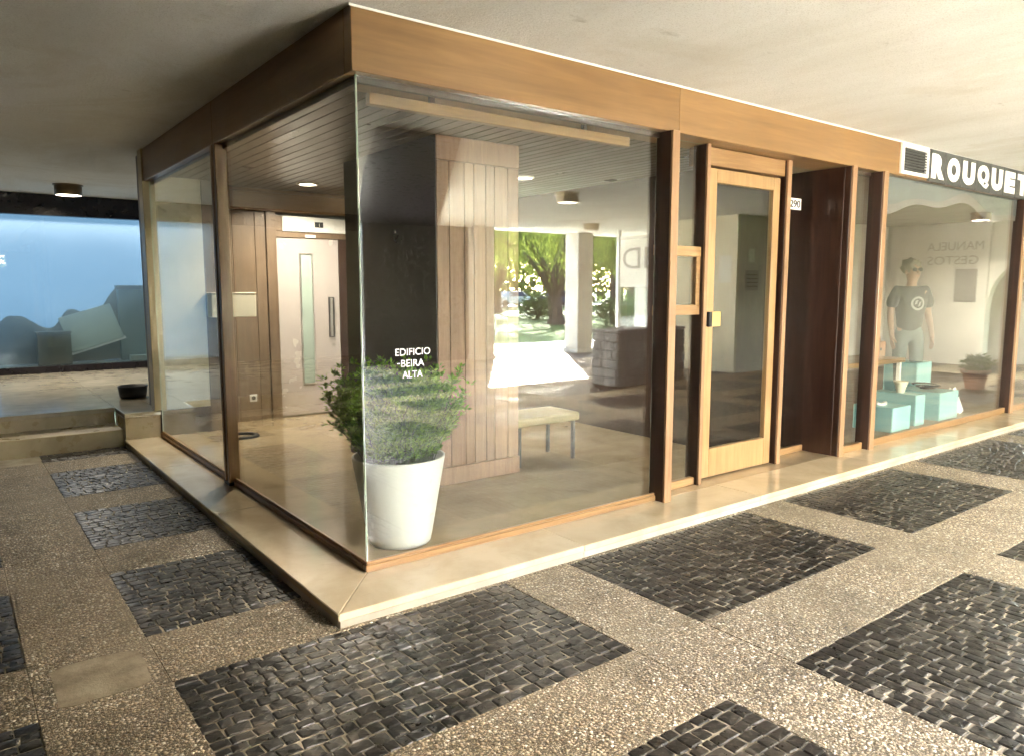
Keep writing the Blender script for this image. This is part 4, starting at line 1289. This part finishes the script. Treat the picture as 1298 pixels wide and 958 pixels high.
# ------------------------------------------------------------------ park side of the arcade (seen mirrored in the glass)
def column(x, y, label):
    o = thing('column', label, 'column', (x, y, 0), 'pale columns on the park side')
    box('shaft', x - 0.24, x + 0.24, y - 0.24, y + 0.24, 0.101, CEIL - 0.002, M['concrete'], o, 0.02)
    box('base', x - 0.27, x + 0.27, y - 0.27, y + 0.27, 0, 0.10, M['concrete'], o, 0.01)
column(10.5, -9.9, 'square pale column next to the glass screen')
column(7.6, -9.9, 'square pale column at the end of the street wall')
column(12.9, -9.9, 'square pale column beyond the notice wall')
pw = thing('stone_planter', 'low planter block clad in rough dark stone pieces', 'planter', (7.4, -4.95, 0))
box('core', 6.56, 8.34, -5.2, -4.70, 0, 0.80, M['roughstone'], pw, 0)
r5 = random.Random(3)
for row in range(6):
    z0 = 0.01 + row * 0.137
    for face in range(4):
        if face in (0, 2):
            a = 6.53; end = 8.37
        else:
            a = -5.22; end = -4.68
        while a < end - 0.03:
            l_ = min(r5.uniform(0.16, 0.32), end - a)
            if end - a - l_ < 0.06: l_ = end - a
            t0 = r5.uniform(0.03, 0.055)
            if face == 0: box('cladding_stone', a + .004, a + l_ - .004, -4.70, -4.70 + t0, z0 + .004, z0 + .131, M['roughstone'], pw, 0.012)
            elif face == 2: box('cladding_stone', a + .004, a + l_ - .004, -5.2 - t0, -5.2, z0 + .004, z0 + .131, M['roughstone'], pw, 0.012)
            elif face == 1: box('cladding_stone', 6.56 - t0, 6.56, a + .004, a + l_ - .004, z0 + .004, z0 + .131, M['roughstone'], pw, 0.012)
            else: box('cladding_stone', 8.34, 8.34 + t0, a + .004, a + l_ - .004, z0 + .004, z0 + .131, M['roughstone'], pw, 0.012)
            a += l_
for k in range(6):
    box('coping_stone', 6.52 + k * 0.31, 6.52 + k * 0.31 + 0.305, -5.25, -4.65, 0.835, 0.875 + r5.uniform(0, .02), M['roughstone'], pw, 0.012)
nw_ = thing('notice_wall', 'cream concrete wall block with posted notices under the arcade', 'wall', (10.5, -5.5, 0))
for k in range(2):
    box('wall_panel', 9.62, 9.68, -6.6 + 1.06 * k + .003, -6.6 + 1.06 * (k + 1) - .003, 0, CEIL - 0.002, M['cream'], nw_, 0.003)
box('wall_face', 9.682, 14.5, -6.6, -4.482, 0, CEIL - 0.002, M['concrete'], nw_, 0)  # lengthened to the arcade end to block bright outdoors in the reflection
box('notice', 9.612, 9.619, -4.86, -4.60, 1.62, 2.10, M['paper'], nw_, 0)
box('notice', 9.95, 10.12, -4.48, -4.473, 1.98, 2.22, M['paper'], nw_, 0)
pq = box('plaque', 9.86, 10.25, -4.48, -4.47, 1.48, 1.84, M['asphaltgrey'], nw_, 0.003)
for k in range(4):
    box('plaque_line', 9.89, 10.22, -4.4695, -4.466, 1.54 + k * .07, 1.56 + k * .07, M['ink'], pq, 0)
gs = thing('glass_screen', 'glass wind screen with white upper band and grey letters', 'glass screen', (10.5, -7.6, 0))
pane('glass_pane', 10.495, 10.505, -8.55, -6.62, 0.3, 2.6, gs)
box('screen_post', 10.46, 10.54, -8.63, -8.55, 0, CEIL - .002, M['metal'], gs, 0.003)
box('screen_rail', 10.47, 10.53, -8.55, -6.62, 2.6, 2.66, M['metal'], gs, 0.003)
box('screen_rail', 10.47, 10.53, -8.55, -6.62, 0.24, 0.3, M['metal'], gs, 0.003)
box('white_band', 10.486, 10.492, -8.54, -6.63, 1.55, 2.59, M['white'], gs, 0)
text('lettering', 'EMD', 0.5, M['asphaltgrey'], gs, (10.482, -6.85, 1.95), rot=(R(90), 0, R(-90)), fit_w=1.6, fit_h=0.45)

# far shop at the right end of the arcade
fs = thing('far_shop_wall', 'white shop wall with grey lettering and an arched opening at the arcade end', 'shop', (14.6, -2.5, 0))
box('wall_face', 14.55, 14.8, -4.9, -2.62, 0, CEIL - 0.002, M['white'], fs, 0.002)
text('lettering', 'MANUELA', 0.3, M['asphaltgrey'], fs, (14.546, -2.72, 2.27), rot=(R(90), 0, R(-90)), fit_w=1.05, fit_h=0.17)
text('lettering', 'GESTOS', 0.3, M['asphaltgrey'], fs, (14.546, -2.80, 1.99), rot=(R(90), 0, R(-90)), fit_w=0.95, fit_h=0.17)
sp = box('shutter_panel', 14.535, 14.549, -3.2, -2.8, 1.25, 1.9, M['asphaltgrey'], fs, 0.003)
for k in range(5):
    box('shutter_slat', 14.525, 14.534, -3.19, -2.81, 1.27 + k * .125, 1.37 + k * .125, M['asphaltgrey'], sp, 0.002)
# arch
V, F = [], []
n = 20; ac, ar = -1.55, 1.06
for i in range(n + 1):
    a = math.pi * i / n
    V += [(14.6, ac - ar * math.cos(a), 1.2 + ar * math.sin(a) * 0.95), (14.6, ac - ar * math.cos(a), CEIL - 0.002), (14.8, ac - ar * math.cos(a), 1.2 + ar * math.sin(a) * 0.95), (14.8, ac - ar * math.cos(a), CEIL - 0.002)]
for i in range(n):
    a = i * 4; b = a + 4
    F += [(a, a + 1, b + 1, b), (a + 2, b + 2, b + 3, a + 3), (a, b, b + 2, a + 2)]
meshobj('arch', V, F, M['white'], fs)
box('arch_back', 15.6, 15.7, -4.3, -0.4, 0, CEIL - .002, M['concrete'], fs, 0)

# ------------------------------------------------------------------ trees, bushes, cars beyond the arcade
def willow(x, y, h, spread, seed, label):
    rr2 = random.Random(seed)
    o = thing('willow_tree', label, 'tree', (x, y, -0.16), 'willows in the park')
    chains, tips = [], []
    base = Vector((x, y, -0.2))
    lean = Vector((rr2.uniform(-.25, .25), rr2.uniform(-.25, .25), 0))
    fork = base + Vector((0, 0, h * 0.16)) + lean * 0.5
    chains.append([(base, h * 0.062), (base.lerp(fork, 0.3), h * 0.042), (fork, h * 0.04)])
    for k in range(5):
        a = k * 2 * math.pi / 5 + rr2.uniform(-.4, .4)
        p = fork.copy(); d = Vector((math.cos(a) * 0.55, math.sin(a) * 0.55, 1)).normalized()
        c_ = []
        n_ = 8; r0 = h * rr2.uniform(0.018, 0.03)
        for q in range(n_ + 1):
            c_.append((p.copy(), r0 * (1 - 0.8 * q / n_)))
            if q > 2: tips.append(p.copy())
            p = p + d * (h * 0.1)
            d = (d + Vector((rr2.uniform(-.3, .3) + math.cos(a) * .1, rr2.uniform(-.3, .3) + math.sin(a) * .1, -0.05))).normalized()
        chains.append(c_)
    V, F = tubes(chains, 8)
    meshobj('trunk', V, F, M['bark'], o)
    V, F = [], []
    for k in range(620):
        a = rr2.uniform(0, 2 * math.pi); rad = spread * math.sqrt(rr2.uniform(0.02, 1))
        top = h * (0.98 - 0.42 * (rad / spread) ** 2) + rr2.uniform(-.8, .4)
        p = Vector((x + rad * math.cos(a), y + rad * math.sin(a), top))
        drop = rr2.uniform(0.25, 0.72) * top
        low = max(top - drop, 1.7 + rr2.uniform(0, 1.2))
        if noise.noise(Vector((p.x * 0.5, p.y * 0.5, seed))) < -0.25: continue
        sway = Vector((rr2.uniform(-.12, .12), rr2.uniform(-.12, .12), 0))
        z = top
        while z > low:
            z -= 0.16
            p = p + sway * 0.16 + Vector((math.cos(a), math.sin(a), 0)) * 0.02
            for _ in range(2):
                q = Vector((p.x + rr2.uniform(-.16, .16), p.y + rr2.uniform(-.16, .16), z + rr2.uniform(-.08, .08)))
                d = Vector((rr2.uniform(-.5, .5), rr2.uniform(-.5, .5), -1)).normalized()
                s_ = d.cross(Vector((rr2.uniform(-1, 1), rr2.uniform(-1, 1), 0.1))).normalized()
                l_ = rr2.uniform(.16, .3); w_ = rr2.uniform(.022, .04)
                b = len(V)
                V += [q, q + d * l_ * .5 + s_ * w_, q + d * l_, q + d * l_ * .5 - s_ * w_]
                F.append((b, b + 1, b + 2, b + 3))
    cr = meshobj('crown', V, F, M['willow'], o); cr['kind'] = 'stuff'
willow(21.7, -23.7, 8.5, 5.0, 4, 'large willow with a forked dark trunk near the arcade')
willow(30, -40, 10, 6.0, 9, 'willow standing farther back on the lawn, thin trunk')
willow(30.5, -27, 9, 5.0, 14, 'willow beside the hedge, seen past the pale column')
willow(14, -31, 9, 5.0, 23, 'willow on the open lawn towards the street wall')
willow(38, -33, 11, 6.5, 31, 'broad willow at the back of the lawn beyond the hedge shrubs')
willow(22, -44, 11, 6.5, 37, 'broad willow far across the lawn before the parked white car')
def tree(x, y, h, seed, label):
    o = thing('broadleaf_tree', label, 'tree', (x, y, -0.16), 'trees at the back of the park')
    rr2 = random.Random(seed)
    ch = [[((x, y, -0.2), h * .035), ((x + rr2.uniform(-.2, .2), y, h * .25), h * .026), ((x + rr2.uniform(-.4, .4), y + rr2.uniform(-.4, .4), h * .6), h * .015)]]
    for k in range(4):
        a = rr2.uniform(0, 6.28)
        ch.append([((x, y, h * .3), h * .018), ((x + math.cos(a) * h * .15, y + math.sin(a) * h * .15, h * .55), h * .01), ((x + math.cos(a) * h * .25, y + math.sin(a) * h * .25, h * .72), h * .005)])
    V, F = tubes(ch, 7)
    meshobj('trunk', V, F, M['bark'], o)
    leafy('crown', (x, y, h * 0.58), (h * .42, h * .42, h * .42), 6500, 0.5, 0.16, M['treeleaf'], o, seed, 0.2, 0.35)['kind'] = 'stuff'
for k, (x, y, h, lb) in enumerate(((14, -62, 14, 'broadleaf tree far across the lawn at the plaza side'), (30, -64, 15, 'broadleaf tree far across the lawn behind the silver car'), (45, -64, 15, 'broadleaf tree far across the lawn behind the white end car'), (62, -60, 15, 'broadleaf tree past the last parked car'), (68, -48, 14, 'broadleaf tree at the outer corner of the park'), (22, -60, 11, 'broadleaf tree far across the lawn behind the first parked cars'), (38, -62, 12, 'broadleaf tree far across the lawn behind the blue car'), (52, -58, 12, 'tall broadleaf tree far across the lawn behind the last parked car'), (47, -36, 10, 'broadleaf tree on the lawn beyond the hedge'), (56, -44, 11, 'broadleaf tree at the far edge of the lawn'))):
    tree(x, y, h, 40 + k, lb)
def bush(x, y, r_, seed, label):
    o = thing('shrub', label, 'shrub', (x, y, -0.16), 'shrubs on the lawn')
    leafy('foliage', (x, y, r_ * 0.55), (r_ * 1.3, r_ * 1.3, r_ * 0.8), 2600, 0.16, 0.04, M['bush'], o, seed, 0, 0.4)['kind'] = 'stuff'
    V, F = tubes([[((x, y, -0.2), .05), ((x + .3 * math.cos(k), y + .3 * math.sin(k), r_ * .7), .02)] for k in range(5)], 5)
    meshobj('stem', V, F, M['bark'], o)
for k, (x, y, r_, lb) in enumerate(((24.5, -28.5, 1.0, 'round green shrub behind the large willow'), (22.5, -20.5, 0.9, 'round green shrub by the pale column'), (25.2, -21.5, 1.1, 'broad green shrub past the pale column'), (28.5, -17, 1.2, 'green shrub behind the glass screen'), (32, -20, 1.4, 'large green shrub behind the glass screen'))):
    bush(x, y, r_, 70 + k, lb)
hd = thing('tree_belt', 'far belt of dense dark trees closing the park behind the road', 'tree belt', (35, -74, -0.16))
HV, HF = [], []
r6 = random.Random(8)
for k in range(15000):
    xx = r6.uniform(-20, 110)
    top = 8.5 + 3.5 * noise.noise(Vector((xx * 0.12, 0, 3)))
    p = Vector((xx, -74 + r6.uniform(-2.5, 2.5) + 0.25 * max(0, xx - 60), top * (1 - r6.random() ** 1.3)))
    d = Vector((r6.uniform(-1, 1), r6.uniform(-1, 1), r6.uniform(-1, 1))).normalized(); s_ = d.cross(Vector((r6.uniform(-1, 1), 1, r6.uniform(-1, 1)))).normalized()
    b = len(HV); HV += [p, p + d * .45 + s_ * .28, p + d * .9, p + d * .45 - s_ * .28]; HF.append((b, b + 1, b + 2, b + 3))
meshobj('foliage', HV, HF, M['treeleaf'], hd)['kind'] = 'stuff'
ch = [[((-20 + 6.5 * k, -74, -0.2), .3), ((-20 + 6.5 * k + .3, -74, 5), .15)] for k in range(20)]
for c_ in ch:
    V, F = tubes([c_], 6)
    meshobj('trunk', V, F, M['bark'], hd)
road = struct(box('park_road', -40, 120, -62, -52, -0.18, -0.13, M['asphaltgrey'], None, 0))
def car(x, y, colr, nm, label):
    o = thing('parked_car', label, 'car', (x, y, -0.13), 'cars parked beyond the lawn')
    m_ = MATS.get(nm) or plain(nm, colr, 0.25, 0.03, 3, 0, Coat_Weight=0.5)
    prof = [(-2.1, .35), (-2.15, .75), (-1.95, .92), (-1.2, .97), (-.75, 1.42), (.75, 1.45), (1.45, 1.0), (2.05, .88), (2.15, .6), (2.1, .35)]
    V = [(px, sy * (0.85 if pz < 1 else 0.68), pz) for sy in (-1, 1) for px, pz in prof]
    n_ = len(prof)
    F = [tuple(range(n_ - 1, -1, -1)), tuple(range(n_, 2 * n_))] + [(k, (k + 1) % n_, n_ + (k + 1) % n_, n_ + k) for k in range(n_)]
    meshobj('car_body', V, F, m_, o, (x, y, -0.13))
    for sy in (-1, 1):
        V = [(-1.0, sy * .80, .98), (-.68, sy * .70, 1.36), (.68, sy * .70, 1.38), (1.2, sy * .80, 1.0)]
        V2 = [(a, b + sy * .03, c_) for a, b, c_ in V]
        meshobj('side_window', V + V2, [(0, 1, 2, 3), (4, 5, 6, 7), (0, 1, 5, 4), (1, 2, 6, 5), (2, 3, 7, 6), (3, 0, 4, 7)], M['cardark'], o, (x, y, -0.13))
        for wx in (-1.3, 1.3):
            w_ = lathe('wheel', [(0.31, -.1), (0.33, -.06), (0.33, .06), (0.31, .1)], M['tyre'], o, (x + wx, y + sy * .78, 0.2), 20)
            w_.rotation_euler = (R(90), 0, 0)
for k, (x, y, c_, nm, lb) in enumerate(((24, -52.6, (0.7, 0.7, 0.7), 'car_white', 'white car parked beyond the willow lawn, beside the silver one'), (29.5, -52.6, (0.05, 0.12, 0.4), 'car_blue', 'blue car parked beyond the willow lawn'), (35, -52.6, (0.4, 0.42, 0.45), 'car_silver', 'silver car parked beyond the willow lawn'), (41, -52.6, (0.7, 0.7, 0.7), 'car_white', 'white car parked at the end of the row beyond the lawn'), (47, -52.6, (0.03, 0.05, 0.12), 'car_navy', 'navy car parked last beyond the willow lawn'))):
    car(x, y, c_, nm, lb)
